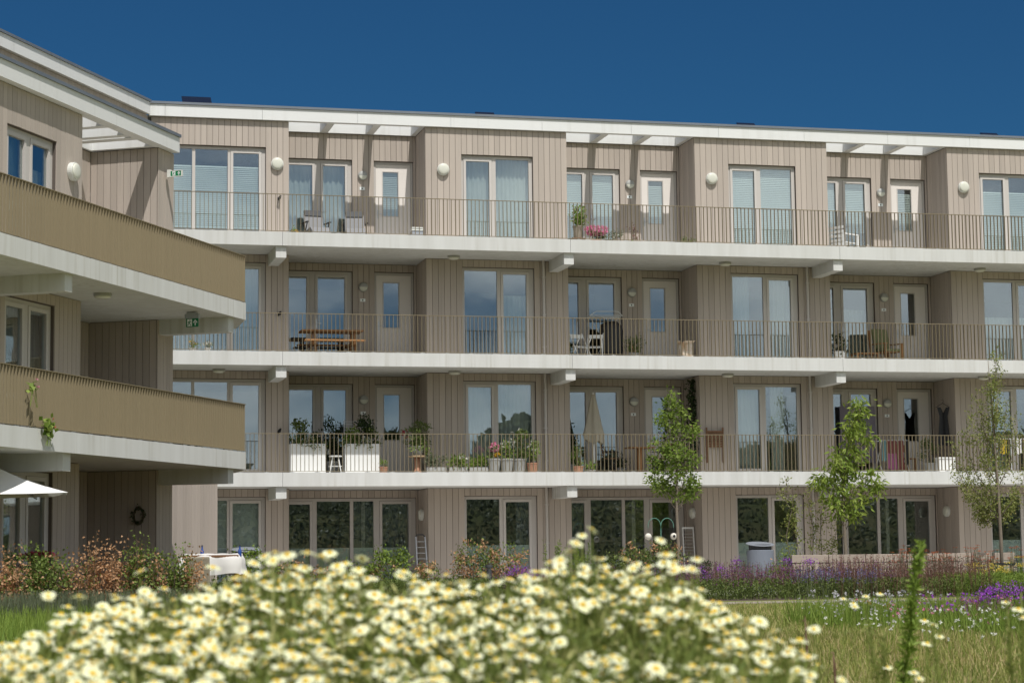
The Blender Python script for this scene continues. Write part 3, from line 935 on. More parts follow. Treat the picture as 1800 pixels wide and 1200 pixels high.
# ------------------------------------------------------------------ exit signs (green running man and arrow)
def exit_sign(label, origin, ux, w, h, hang):
    """plate facing the viewer; ux = direction of its width"""
    ux = Vector(ux).normalized(); rz = math.atan2(ux.y, ux.x)
    t = thing('exit_sign', label, 'sign', origin, rz, 'green exit signs')
    MB().box(-w / 2, w / 2, -0.016, 0.016, 0, h).build('panel', 'sign_green', t)
    c = MB()
    if hang:
        c.box(-w / 2 - 0.02, w / 2 + 0.02, -0.035, 0.035, h, h + 0.09)
        c.box(-w / 2 + 0.03, w / 2 - 0.03, -0.05, 0.05, h + 0.09, h + 0.12)
    else:
        c.box(-w / 2 - 0.07, -w / 2, -0.04, 0.04, -0.02, h + 0.03); c.box(w / 2, w / 2 + 0.025, -0.02, 0.02, -0.01, h + 0.01)
        c.box(-w / 2, w / 2, -0.02, 0.02, h, h + 0.012); c.box(-w / 2, w / 2, -0.02, 0.02, -0.012, 0)
    c.build('housing', 'grey_plastic' if hang else 'lamp_white', t)
    y = -0.0185
    def quad(m, pts):
        m.poly([(a * h, y, b * h) for a, b in pts])
    a = MB()   # arrow up
    cx = 0.28 * w / h
    quad(a, [(cx - .07, .15), (cx + .07, .15), (cx + .07, .55), (cx - .07, .55)])
    quad(a, [(cx - .30, .50), (cx - .16, .46), (cx + .0, .70), (cx, .88)]); quad(a, [(cx + .30, .50), (cx, .88), (cx, .70), (cx + .16, .46)])
    a.build('arrow', 'sign_white', t)
    b = MB(); ox = -0.20 * w / h
    quad(b, [(ox - .30, .08), (ox + .32, .08), (ox + .32, .92), (ox - .30, .92)])
    b.build('doorway', 'sign_white', t)
    y = -0.0205
    r = MB(); q = ox
    quad(r, [(q - .02, .72), (q + .10, .70), (q + .13, .82), (q + .02, .85)])           # head
    quad(r, [(q - .12, .64), (q + .06, .68), (q + .02, .40), (q - .10, .40)])           # torso
    quad(r, [(q + .04, .66), (q + .08, .58), (q + .24, .54), (q + .23, .62)]); quad(r, [(q - .12, .64), (q - .24, .50), (q - .19, .45), (q - .07, .56)])   # arms
    quad(r, [(q - .04, .42), (q + .04, .42), (q + .17, .28), (q + .10, .24)]); quad(r, [(q + .17, .29), (q + .09, .27), (q + .08, .12), (q + .15, .12)])
    quad(r, [(q - .10, .42), (q - .02, .40), (q - .12, .24), (q - .18, .28)]); quad(r, [(q - .17, .29), (q - .13, .22), (q - .28, .18), (q - .28, .25)])
    r.build('running_figure', 'sign_green', t)
    return t
p = d2 * -9.75 + n2 * 1.66
exit_sign('green exit sign with running figure projecting from the top corner of the left wing', (p.x, p.y, 8.60), n2, 0.23, 0.105, False)
p = d2 * -11.0 + n2 * 2.60
exit_sign('green exit sign hanging under the upper left gallery', (p.x, p.y, 5.36), n2, 0.25, 0.165, True)

# ------------------------------------------------------------------ furniture helpers
def legs(t, pts, h, r=0.02, m='wood_brown', z=0):
    for x, y in pts: MB().box(x - r, x + r, y - r, y + r, z, z + h).build('leg', m, t)

def lounge_chair(label, loc, rz=0):
    t = thing('garden_chair', label, 'chair', loc, rz, 'grey reclining chairs')
    m = MB(); m.bar((0, 0.20, 0.36), (0, 0.42, 0.86), 0.50, 0.03, (0, -1, .3)); m.build('backrest', 'textile_grey', t)
    m = MB(); m.bar((0, 0.39, 0.80), (0, 0.45, 0.97), 0.46, 0.07, (0, -1, .3)); m.build('head_cushion', 'dark_grey', t, bevel=.015)
    m = MB(); m.bar((0, -0.32, 0.40), (0, 0.20, 0.35), 0.50, 0.03); m.build('seat', 'textile_grey', t)
    m = MB(); m.bar((0, -0.32, 0.40), (0, -0.62, 0.20), 0.48, 0.03); m.build('footrest', 'textile_grey', t)
    for s in (-1, 1):
        m = MB(); m.bar((s * .3, -0.3, 0.56), (s * .3, 0.34, 0.60), 0.05, 0.025); m.build('armrest', 'black', t)
        m = MB(); m.bar((s * .3, -0.35, 0.0), (s * .3, 0.25, 0.58), 0.025, 0.025); m.build('leg', 'dark_grey', t)
        m = MB(); m.bar((s * .29, 0.40, 0.0), (s * .29, -0.20, 0.56), 0.025, 0.025); m.build('leg', 'dark_grey', t)
    return t
lounge_chair('grey reclining garden chair with dark headrest, left of the pair on the top floor', (1.15, 2.0, 9.0), 0.1)
lounge_chair('grey reclining garden chair with dark headrest nearer the top floor door', (2.17, 2.0, 9.0), -0.12)

t = thing('storage_box', 'pale grey crate with lid at the foot of the leftmost top floor recess', 'box', (3.66, 1.2, 9.0))
m = MB(); m.box(-.14, .14, -.1, .1, 0, .30); m.build('tub', 'grey_plastic', t); m = MB(); m.box(-.16, .16, -.12, .12, .301, .34); m.box(-.15, .15, -.11, .11, .36, .39); m.build('lid', 'lamp_white', t)

# white slatted bench chair, top floor right
t = thing('white_chair', 'white slatted wooden armchair on the top floor at right', 'chair', (15.9, 2.0, 9.0), 0.5)
for z in (0.30, 0.42, 0.54, 0.66, 0.78): MB().box(-.34, -.31, -.25, .25, z, z + .07).build('back_slat', 'white_wood', t)
for y in (-.22, -.1, .02, .14): MB().box(-.31, .31, y, y + .09, .40, .42).build('seat_slat', 'white_wood', t)
for y in (-.25, .25):
    MB().box(-.34, .36, y - .03, y + .03, .62, .65).build('armrest', 'white_wood', t)
legs(t, ((-.31, -.25), (-.31, .25), (.31, -.25), (.31, .25)), .62, .025, 'white_wood')

# picnic table, second floor
t = thing('picnic_table', 'brown wooden picnic table with attached benches on the second floor gallery', 'table', (1.52, 2.0, 6.0))
for j in range(4): MB().box(-.80, .80, -.36 + j * .185, -.36 + j * .185 + .17, .71, .75).build('top_board', 'wood_orange', t)
for y in (-.66, .66):
    for j in (-.12, .02): MB().box(-.78, .78, y + j, y + j + .12, .42, .455).build('bench_board', 'wood_orange', t)
for x in (-.52, .52):
    MB().box(x - .03, x + .03, -.74, .74, .36, .419).build('cross_beam', 'wood_orange', t)
    for s in (-1, 1):
        m = MB(); m.bar((x + .055, s * .22, .70), (x + .055, s * .52, 0), .045, .10, (0, 1, 0)); m.build('leg', 'wood_orange', t)

# barbecue under a black cover, second floor middle
t = thing('covered_barbecue', 'black covered barbecue on the second floor middle gallery', 'barbecue', (9.12, 2.0, 6.0))
m = MB()
m.lathe([(0.24, 0.05), (0.27, .5), (.29, .85), (.27, 1.0), (.16, 1.10), (.01, 1.13)], k=16); m.v = [(x * 1.15, y * .8, z + (0.02 * math.sin(x * 20) if z > .9 else 0)) for x, y, z in m.v]
m.build('cover', 'black', t, smooth=True)
legs(t, ((-.16, -.1), (.16, -.1), (-.16, .1), (.16, .1)), .06, .02, 'dark_grey')
# drying rack on the wall above it
t = thing('drying_rack', 'white folding drying rack standing behind the covered barbecue', 'drying rack', (9.05, 2.5, 6.0))
m = MB()
for y in (-.2, -.1, 0, .1, .2): m.tube([(-.42, y, 1.28 + abs(y) * .2), (.48, y, 1.28 + abs(y) * .2)], .008, 6)
for x in (-.42, .48): m.tube([(x, -.22, 1.31), (x, .22, 1.31)], .009, 6)
m.build('wires', 'white', t)
m = MB(); m.tube([(-.42, -.2, 1.32), (-.25, -.25, 1.42), (.35, -.25, 1.42), (.48, -.2, 1.32)], .01, 6); m.build('wing_frame', 'white', t)
for s in (-1, 1):
    m = MB(); m.tube([(-.35 * s, -.25, 0), (.35 * s, .1, 1.3)], .011, 6); m.build('leg', 'white', t)
# folding chairs leaning, second floor middle
for j, (x, rz, lab) in enumerate(((8.18, 0.3, 'white folding chair frame leaning on the second floor middle window'), (8.58, -.35, 'second white folding chair next to the covered barbecue'))):
    t = thing('folding_chair', lab, 'chair', (x, 1.7, 6.0), rz, 'white folding chairs')
    for s in (-.2, .2):
        m = MB(); m.tube([(s, -.28, 0), (s, .26, .78)], .013, 6); m.build('leg', 'white', t)
        m = MB(); m.tube([(s * .9, .28, 0), (s * .9, -.22, .60)], .013, 6); m.build('leg', 'white', t)
    for z in (.36, .40): m = MB(); m.box(-.2, .2, -.12 + (z - .36) * 3, .0 + (z - .36) * 3, z, z + .015); m.build('seat_slat', 'white', t)
    m = MB(); m.box(-.2, .2, .2, .22, .64, .74); m.build('back_slat', 'white', t)
t = thing('broom', 'thin white stick leaning in the corner of the second floor middle window', 'broom', (7.98, 1.9, 6.0), 0.0)
m = MB(); m.tube([(0, 0, .05), (-.12, .7, 1.32)], .012, 6); m.build('stick', 'white', t); m = MB(); m.box(-.12, .12, -.03, .03, 0, .06); m.build('head', 'textile_grey', t)
t = thing('carton', 'printed cardboard carton on the second floor below the side wall', 'carton', (11.05, 1.5, 6.0), .15)
MB().box(-.16, .16, -.12, .12, 0, .50).build('body', 'carton', t); m = MB(); m.poly([(-.16, -.12, .502), (.16, -.12, .502), (.18, -.22, .56), (-.15, -.22, .55)]); m.poly([(-.16, .12, .502), (-.16, -.12, .502), (-.24, -.1, .56), (-.24, .1, .56)]); m.build('flap', 'carton', t)

# chair with green cushion and low table, second floor right
t = thing('cushioned_chair', 'wooden garden chair with olive green cushion, second floor right', 'chair', (17.1, 2.0, 6.0), .25)
for s in (-.29, .29):
    m = MB(); m.bar((s, -.3, 0), (s, -.3, .58), .05, .05); m.build('leg', 'wood_orange', t)
    m = MB(); m.bar((s, .28, 0), (s, .42, 1.02), .05, .05); m.build('leg', 'wood_orange', t)
    m = MB(); m.bar((s, -.36, .60), (s, .38, .62), .07, .03); m.build('armrest', 'wood_orange', t)
for y in (-.26, -.1, .06, .2): MB().box(-.27, .27, y, y + .12, .36, .385).build('seat_slat', 'wood_orange', t)
m = MB(); m.box(-.26, .26, -.3, .25, .387, .46); m.build('seat_cushion', 'cushion_green', t, bevel=.03)
m = MB(); m.bar((0, .2, .47), (0, .34, 1.06), .52, .09, (0, -1, .2)); m.build('back_cushion', 'cushion_green', t, bevel=.03)
t = thing('low_table', 'low slatted wooden table beside the olive cushioned chair', 'table', (16.35, 1.8, 6.0))
for j in range(5): MB().box(-.34, .34, -.22 + j * .09, -.22 + j * .09 + .075, .30, .325).build('top_slat', 'wood_orange', t)
legs(t, ((-.3, -.2), (.3, -.2), (-.3, .2), (.3, .2)), .30, .022, 'wood_orange')

# ------------------------------------------------------------------ first floor furniture
def white_planter(label, x0, x1):
    t = thing('white_planter', label, 'planter', ((x0 + x1) / 2, 1.42, 3.0), 0, 'tall white planters')
    hw = (x1 - x0) / 2
    m = MB(); m.box(-hw, hw, -.20, -.185, 0, .78); m.box(-hw, hw, .185, .20, 0, .78); m.box(-hw, -hw + .015, -.185, .185, 0, .78); m.box(hw - .015, hw, -.185, .185, 0, .78); m.box(-hw + .015, hw - .015, -.185, .185, 0, .03)
    m.build('box', 'pot_white', t)
    m = MB(); m.box(-hw + .016, hw - .016, -.184, .184, .66, .70); m.build('soil', 'soil', t)
    return t, hw
PL1, H1 = white_planter('tall white rectangular planter with shrubs, left of the pair on the first floor', 0.37, 1.26)
PL2, H2 = white_planter('tall white rectangular planter with shrubs in front of the first floor door', 1.76, 2.64)
t = thing('stool', 'white four-legged stool between the two tall white planters', 'stool', (1.5, 1.15, 3.0))
MB().lathe([(.165, .44), (.17, .455), (.165, .47), (.002, .472)], k=20).build('seat', 'white_wood', t)
for a in range(4):
    c, s_ = math.cos(a * math.pi / 2 + .6), math.sin(a * math.pi / 2 + .6)
    m = MB(); m.tube([(c * .21, s_ * .21, 0), (c * .1, s_ * .1, .44)], .014, 6); m.build('leg', 'white_wood', t)
m = MB(); m.tube([(.17 * math.cos(a * .5), .17 * math.sin(a * .5), .2) for a in range(13)], .008, 5); m.build('ring', 'white_wood', t)
t = thing('plant_rack', 'white wire trellis rack behind the right white planter', 'rack', (2.3, 2.35, 3.0))
m = MB()
for z in [1.42 - j * .075 for j in range(9)]: m.tube([(-.38, 0, z), (.38, 0, z)], .008, 5)
m.build('wires', 'white', t)
for s in (-.38, .38): MB().tube([(s, 0, 0), (s, 0, 1.46)], .014, 6).build('post', 'dark_grey' if s > 0 else 'white', t)
t = thing('plant_pedestal', 'small wooden pedestal table carrying a pot on the first floor', 'table', (3.62, 1.15, 3.0))
MB().lathe([(.0, .43), (.23, .43), (.235, .45), (.225, .47), (.0, .472)], k=24).build('top', 'post_wood', t)
MB().lathe([(.13, 0), (.10, .06), (.07, .2), (.09, .42)], k=16).build('column', 'terracotta', t, smooth=True)

# closed parasol, table, chairs: first floor middle
t = thing('closed_parasol', 'closed beige parasol standing on the first floor middle gallery', 'parasol', (8.47, 1.6, 3.0))
MB().tube([(0, 0, 0), (0, 0, 2.16)], .02, 8).build('pole', 'white', t)
m = MB(); V = []
k = 24; prof = [(2.12, .03), (1.9, .07), (1.6, .12), (1.3, .17), (1.05, .23), (.92, .20)]
for z, r in prof:
    for j in range(k):
        a = 2 * math.pi * j / k; rr = r * (1 + .28 * math.sin(4 * a + z)) + (.015 if j % 6 == 0 else 0)
        m.v.append((rr * math.cos(a), rr * math.sin(a) * .8, z - (0.13 * (.5 + .5 * math.sin(3 * a + 1)) if z < 1 else 0)))
for i in range(len(prof) - 1):
    for j in range(k): m.f.append((i * k + j, i * k + (j + 1) % k, (i + 1) * k + (j + 1) % k, (i + 1) * k + j))
m.build('canopy', 'canvas', t, smooth=True)
MB().lathe([(.24, 0), (.25, .05), (.06, .09), (.03, .3)], k=20).build('base', 'dark_grey', t)
t = thing('bistro_table', 'brown wooden table on one thick leg on the first floor middle gallery', 'table', (9.85, 2.0, 3.0))
MB().box(-.36, .36, -.33, .33, .71, .74).build('top', 'wood_orange', t, bevel=.01); MB().box(-.06, .06, -.06, .06, .03, .71).build('column', 'wood_orange', t); MB().box(-.25, .25, -.2, .2, 0, .03).build('base', 'wood_brown', t)
def slat_chair(label, loc, rz):
    t = thing('slatted_chair', label, 'chair', loc, rz, 'folding chairs with brown wooden slats')
    for j in range(5): m = MB(); m.bar((-.22, .2 + j * .015, .52 + j * .075), (.22, .2 + j * .015, .52 + j * .075), .015, .055); m.build('back_slat', 'wood_brown', t)
    for j in range(5): MB().box(-.22, .22, -.22 + j * .085, -.22 + j * .085 + .07, .43, .45).build('seat_slat', 'wood_brown', t)
    for s in (-.23, .23):
        m = MB(); m.bar((s, -.22, 0), (s, .28, .90), .025, .015); m.build('leg', 'black', t)
        m = MB(); m.bar((s, .24, 0), (s, -.22, .45), .025, .015); m.build('leg', 'black', t)
        m = MB(); m.bar((s, -.2, .62), (s, .2, .64), .03, .02); m.build('armrest', 'black', t)
    return t
slat_chair('brown slatted folding chair left of the bistro table', (9.1, 2.15, 3.0), 1.2)
slat_chair('brown slatted folding chair right of the bistro table, behind the tree', (10.5, 2.1, 3.0), -1.2)
t = thing('hung_chair', 'folded brown wooden slatted chair hanging on the first floor pier', 'chair', (11.83, YB - .06, 3.3))
for s in (-.23, .23): MB().box(s - .018, s + .018, -.02, .02, 0, .95).build('side_rail', 'wood_brown', t)
for j in range(7): MB().box(-.21, .21, -.015, .015, .42 + j * .065, .42 + j * .065 + .05).build('slat', 'wood_brown', t)

# laundry, first floor right
t = thing('laundry_rack', 'low drying rack with pink, red and teal laundry on the first floor', 'drying rack', (17.1, 1.9, 3.0))
for y in (-.25, 0, .25): MB().tube([(-.42, y, .92), (.42, y, .92)], .008, 5).build('wire', 'white', t)
for s in (-.4, .4):
    MB().tube([(s, -.28, 0), (s, .28, .92)], .01, 5).build('leg', 'white', t); MB().tube([(s, .28, 0), (s, -.28, .92)], .01, 5).build('leg', 'white', t)
def cloth(t, x0, x1, y, z0, z1, m, name='towel', amp=.02):
    mb = MB(); n = 10
    for z in (z1, (z0 + z1) / 2, z0):
        for i in range(n + 1):
            x = x0 + (x1 - x0) * i / n; mb.v.append((x, y + amp * math.sin(i * 1.7 + z * 5), z + (.02 * math.sin(i) if z == z0 else 0)))
    for j in range(2):
        for i in range(n): a = j * (n + 1) + i; mb.f.append((a, a + 1, a + n + 2, a + n + 1))
    return mb.build(name, m, t, smooth=True)
cloth(t, -.40, -.27, -.255, .35, .92, 'teal_cloth'); cloth(t, -.25, .05, -.26, .55, .92, 'red_cloth'); cloth(t, -.25, .03, -.27, .12, .56, 'pink_cloth'); cloth(t, .08, .25, -.255, .1, .92, 'red_cloth'); cloth(t, .27, .4, -.255, .25, .92, 'black')
t = thing('wooden_chair', 'plain orange wooden chair left of the rightmost first floor door', 'chair', (17.7, 2.3, 3.0), .2)
MB().box(-.2, .2, -.2, .2, .43, .46).build('seat', 'wood_orange', t); legs(t, ((-.18, -.18), (.18, -.18)), .43, .02, 'wood_orange')
for s in (-.18, .18): MB().box(s - .02, s + .02, .16, .2, 0, .86).build('leg', 'wood_orange', t)
MB().box(-.158, .158, .17, .19, .55, .84).build('backrest', 'wood_orange', t)
t = thing('window_drape', 'grey-purple cloth hung over the rightmost first floor window', 'cloth', (16.55, 2.86, 3.0))
cloth(t, -.55, .52, 0, .35, 1.95, 'drape', 'cloth', .035)
t = thing('hanging_dress', 'black dress on a hanger against the first floor side wall at right', 'dress', (18.70, 1.95, 3.0))
m = MB(); m.tube([(0, 0, 1.98), (.03, 0, 2.04), (0, 0, 2.08), (-.03, 0, 2.05)], .006, 5); m.tube([(-.2, 0, 1.86), (0, 0, 1.98), (.2, 0, 1.86)], .01, 5); m.build('hanger', 'dark_grey', t)
m = MB(); prof = [(-.19, .19, 1.86), (-.13, .13, 1.62), (-.14, .14, 1.45), (-.17, .17, 1.1), (-.20, .20, .80)]
for x0, x1, z in prof:
    for i in range(9): x = x0 + (x1 - x0) * i / 8; m.v.append((x, -.03 - .03 * math.sin(i * .785) + .012 * math.sin(i * 2.1 + z * 3), z - (.16 * (1 - abs(i - 4) / 2) if z > 1.8 and abs(i - 4) < 2 else 0)))
for j in range(4):
    for i in range(8): a = j * 9 + i; m.f.append((a, a + 1, a + 10, a + 9))
m.build('fabric', 'black', t, smooth=True)
t = thing('white_tub', 'white rectangular tub planter under the hanging dress', 'planter', (18.45, 1.4, 3.0))
m = MB(); m.box(-.24, .24, -.15, .15, 0, .40); m.build('tub', 'pot_white', t); m = MB(); m.box(-.26, .26, -.17, .17, .401, .44); m.build('rim', 'pot_white', t)
for j, (x, mm, lab) in enumerate(((20.0, 'yellow_cloth', 'yellow cloth hanging inside the first floor railing behind the right tree'), (20.45, 'white_cloth', 'pale cloth hanging beside the yellow one at the right edge'))):
    t = thing('hung_cloth', lab, 'cloth', (x, .95, 3.0), 0, 'laundry at the right edge'); cloth(t, -.10, .10, 0, .52, .92, mm, 'fabric', .03)
    MB().tube([(-.2, 0, .93), (.22, 0, .93)], .008, 5).build('line', 'white', t)
    for s in (-.2, .22): MB().tube([(s, 0, 0), (s, 0, .93)], .008, 5).build('leg', 'white', t)

# ------------------------------------------------------------------ ground floor things
t = thing('ladder', 'folded aluminium ladder leaning on the ground floor side wall', 'ladder', (3.76, 1.3, -.02))
for s in (-.12, .12):
    m = MB(); m.bar((s * 1.15, -.15, 0), (s, .25, 1.42), .03, .06, (0, 1, 0)); m.build('rail', 'aluminium', t)
for j in range(9):
    z = .14 + j * .145; m = MB(); m.bar((-.13, -.15 + .4 * z / 1.42, z), (.13, -.15 + .4 * z / 1.42, z), .03, .02); m.build('rung', 'aluminium', t)
m = MB(); m.tube([(-.12, .25, 1.42), (-.08, .27, 1.48), (.08, .27, 1.48), (.12, .25, 1.42)], .018, 6); m.build('cap', 'dark_grey', t)
t = thing('shutter', 'white louvred shutter leaning on the ground floor side wall behind the young tree', 'shutter', (11.22, 2.05, -.02))
for s in (-.15, .15): m = MB(); m.bar((s, -.1, 0), (s, .1, 1.62), .03, .03); m.build('stile', 'white_wood', t)
for j in range(17): z = .12 + j * .088; m = MB(); m.bar((-.135, -.1 + .2 * z / 1.62, z), (.135, -.1 + .2 * z / 1.62, z), .03, .012); m.build('louvre', 'lamp_grey', t)
for z in (.03, 1.60): m = MB(); m.bar((-.135, -.1 + .2 * z / 1.62, z), (.135, -.1 + .2 * z / 1.62, z), .03, .05); m.build('rail', 'white_wood', t)
t = thing('bird_feeder', 'green double-hook pole with two hanging white feeder balls', 'bird feeder', (9.60, -.5, -.02))
MB().tube([(0, 0, 0), (0, 0, 1.55)], .012, 8).build('pole', 'feeder_green', t)
for s in (-1, 1):
    m = MB(); m.tube([(0, 0, 1.45)] + [(s * (.17 - .17 * math.cos(a)), 0, 1.62 + .20 * math.sin(a)) for a in [j * math.pi / 10 for j in range(11)]] + [(s * .34, 0, 1.58)], .009, 6); m.build('hook', 'feeder_green', t)
    m = MB(); m.tube([(s * .34, 0, 1.58), (s * .34, 0, 1.44)], .004, 5); m.build('cord', 'dark_grey', t)
    m = MB(); m.lathe([(.002, -.085)] + [(.085 * math.cos(a), .085 * math.sin(a)) for a in [(-80 + 16 * j) * math.pi / 180 for j in range(11)]] + [(.002, .085)], (s * .34, 0, 1.355), 20); b = m.build('ball', 'ball', t, smooth=True)
    if s > 0:
        m = MB(); m.lathe([(.0, 0), (.035, .0), (.036, .006)], (s * .34 - .012, -.080, 1.36), 16, 'y'); m.build('hole', 'black', b)
def waste_bin(label, loc):
    t = thing('waste_bin', label, 'bin', loc, 0, 'grey cylindrical waste bins')
    MB().lathe([(.32, 0), (.34, .02), (.34, 1.05), (.33, 1.06)], k=32).build('body', 'bin_grey', t, smooth=False)
    MB().lathe([(.29, 1.06), (.29, 1.2)], k=24).build('opening', 'dark_grey', t)
    m = MB(); m.lathe([(.0, 1.2), (.35, 1.2), (.36, 1.21), (.35, 1.22), (.2, 1.235), (.0, 1.24)], k=32)
    m.v = [(x, y, z + (.16 * y if z > 1.19 else 0)) for x, y, z in m.v]
    m.build('lid', 'bin_lid', t)
waste_bin('grey cylindrical waste bin with slanted lid left of the long bench', (11.86, -1.6, -.1))
waste_bin('grey cylindrical waste bin with slanted lid by the left ground floor window', (-1.03, -1.2, -.1))
for x, y, lab in ((0.17, -8.25, 'dark bollard light standing in the bed below the ground floor glazing'), (3.09, -8.97, 'dark bollard light beside the purple flowers, right of the other')):
    t = thing('bollard_light', lab, 'bollard', (x, y, -.1), 0, 'dark bollard lights')
    MB().lathe([(.055, 0), (.055, .70)], k=16).build('post', 'bollard', t); MB().lathe([(.045, .70), (.045, .735)], k=16).build('light_ring', 'lamp_grey', t); MB().lathe([(.075, .735), (.078, .76), (.075, .80), (.002, .805)], k=16).build('cap', 'bollard', t)
# long bench of grey planks, slightly curved
t = thing('plank_bench', 'long low curved bench of weathered grey planks in front of the ground floor', 'bench', (14.4, -4.6, -.1))
def bpt(s, off=0.0): return Vector((s, -.018 * (s - .2) ** 2 - off, 0))
segs = [-2.95 + j * .975 for j in range(7)]
for a, b in zip(segs, segs[1:]):
    g = .008
    for r, (z, h, o) in enumerate(((.40, .16, .05), (.57, .15, .0), (.73, .20, -.05))):
        m = MB(); m.bar(bpt(a + g, o) + Vector((0, 0, z + h / 2)), bpt(b - g, o) + Vector((0, 0, z + h / 2)), .06, h - .012); m.build('back_plank', 'wood_grey', t, bevel=.008)
    for o in (.15, .30, .45):
        m = MB(); m.bar(bpt(a + g, o) + Vector((0, 0, .42)), bpt(b - g, o) + Vector((0, 0, .42)), .13, .05); m.build('seat_plank', 'wood_grey', t)
for s in segs:
    p = bpt(s); m = MB(); m.box(p.x - .04, p.x + .04, p.y - .42, p.y - .12, 0, .39); m.box(p.x - .04, p.x + .04, p.y + .06, p.y + .12, 0, .85); m.build('support', 'dark_grey', t)

# left terrace: parasol, table under a cloth, wicker chair, planter box on posts, wreath
t = thing('white_parasol', 'open white parasol on the terrace at the left edge', 'parasol', (-7.15, -16.3, -.1))
MB().tube([(0, 0, 0), (0, 0, 2.62)], .025, 10).build('pole', 'aluminium', t)
ang = math.atan2(-17.27 + 16.3, -5.76 + 7.15); cr = []
for j in range(4):
    a = ang + j * math.pi / 2; cr.append((1.72 * math.cos(a), 1.72 * math.sin(a), 2.06))
m = MB(); n = 8
top = Vector((0, 0, 2.66))
for j in range(4):
    A = Vector(cr[j]); B = Vector(cr[(j + 1) % 4])
    base = len(m.v)
    for q in range(n + 1):
        for r_ in range(n + 1):
            e = A.lerp(B, r_ / n); e.z -= 0.0; pnt = top.lerp(e, q / n); sag = .05 * math.sin(math.pi * r_ / n) * (q / n); pnt.z -= sag * .6; pnt.z -= .06 * math.sin(math.pi * q / n)
            m.v.append(tuple(pnt))
    for q in range(n):
        for r_ in range(n): a = base + q * (n + 1) + r_; m.f.append((a, a + 1, a + n + 2, a + n + 1))
m.build('canopy', 'parasol_white', t, smooth=True)
m = MB()
for c in cr: m.bar((0, 0, 2.56), (c[0] * .98, c[1] * .98, c[2] - .03), .018, .025)
m.build('ribs', 'aluminium', t)
MB().lathe([(.32, 0), (.33, .06), (.05, .1), (.04, .4)], k=20).build('base', 'dark_grey', t)

t = thing('garden_table', 'garden table under a rumpled white cloth by the hedge', 'table', (-3.2, -14.7, -.05), -.24)
MB().box(-.5, .5, -.35, .35, .96, 1.0).build('top', 'wood_brown', t); legs(t, ((-.45, -.3), (.45, -.3), (-.45, .3), (.45, .3)), .96, .03)
m = MB(); n = 28; mm_ = 16
for j in range(mm_ + 1):
    for i in range(n + 1):
        x = -.68 + 1.36 * i / n; y = -.52 + 1.04 * j / mm_
        ex = max(0, abs(x) - .5); ey = max(0, abs(y) - .35)
        z = 1.012 - min(.34, 2.2 * max(ex, ey)) + .018 * math.sin(x * 9 + y * 4) * math.cos(y * 11)
        x2 = math.copysign(min(abs(x), .52 + .2 * ex), x) + (.03 * math.sin(y * 14) if ex > 0 else 0); y2 = math.copysign(min(abs(y), .37 + .2 * ey), y) + (.03 * math.sin(x * 13) if ey > 0 else 0)
        m.v.append((x2, y2, z))
for j in range(mm_):
    for i in range(n): a = j * (n + 1) + i; m.f.append((a, a + 1, a + n + 2, a + n + 1))
m.build('cloth', 'tablecloth', t, smooth=True)
t = thing('wicker_chair', 'high-backed wicker chair in front of the cloth-covered table', 'chair', (-3.5, -15.7, -.1), 2.9)
MB().box(-.2, .2, -.22, .22, .40, .47).build('seat', 'wicker', t, bevel=.02); m = MB(); m.bar((0, .22, .45), (0, .30, 1.02), .40, .05, (0, -1, .1)); m.build('backrest', 'wicker', t, bevel=.02); legs(t, ((-.18, -.2), (.18, -.2), (-.18, .2), (.18, .2)), .4, .025, 'wicker')
for j, (x, y, lab) in enumerate(((-2.75, -14.95, 'blue bottle standing up through the cloth on the garden table'), (-3.35, -14.45, 'blue bottle at the back of the garden table'))):
    t = thing('bottle', lab, 'bottle', (x, y, .91), 0, 'blue bottles'); MB().lathe([(.03, 0), (.032, .1), (.014, .15), (.014, .19)], k=12).build('glass', 'blue', t); MB().lathe([(.016, .19), (.016, .215)], k=12).build('cap', 'dark_grey', t)
t = thing('planter_stand', 'wooden post stand with a flower box of red blooms at the left edge', 'planter', (-6.22, -15.9, -.1), -.2)
for x in (-.28, .28): MB().box(x - .035, x + .035, -.035, .035, 0, .80).build('post', 'post_wood', t)
MB().box(-.33, .33, -.09, .09, .80, .825).build('shelf', 'post_wood', t); MB().box(-.31, .31, -.08, .08, .828, .93).build('box', 'dark_grey', t)
V, F = leaf_geo(ball_pts(260, (0, 0, 1.02), (.36, .12, .07)), rnd_dirs(260, .8), .06, .03); np_object('foliage', V, F, 'leaf_green', t)
V, F = flower_geo(ball_pts(120, (.06, 0, 1.07), (.30, .12, .06)), .035, 5); np_object('flowers', V, F, 'red_bloom', t)
p = d2 * -10.10 + n2 * 1.06
t = thing('wreath', 'dark twig wreath hanging on the shaded ground floor wall of the wing', 'wreath', (p.x, p.y, 1.76), AW - math.pi / 2)
m = MB()
for q in range(26):
    a0 = random.uniform(0, 6.28); r0 = random.uniform(.11, .16); da = random.uniform(1.2, 2.6)
    m.tube([(r0 * math.cos(a0 + da * s) * .8, -.03 + random.uniform(-.02, .02), r0 * 1.2 * math.sin(a0 + da * s)) for s in (0, .25, .5, .75, 1)], .007, 5)
m.build('twigs', 'twig', t)
V, F = leaf_geo(np.array([(.12 * math.cos(a), -.05, .15 * math.sin(a)) for a in rng.uniform(0, 6.28, 120)]) + rng.normal(0, .02, (120, 3)), rnd_dirs(120), .05, .03); np_object('leaves', V, F, 'leaf_dark', t)
t = thing('dark_tub', 'black plant tub beside the young tree on the ground floor', 'tub', (11.15, .5, -.02)); MB().lathe([(.13, 0), (.19, .38), (.2, .4), (.18, .4)], k=20).build('tub', 'dark_grey', t)
V, F = leaf_geo(ball_pts(200, (0, 0, .55), (.2, .2, .18)), rnd_dirs(200, .6), .08, .03); np_object('foliage', V, F, 'leaf_dark', t)
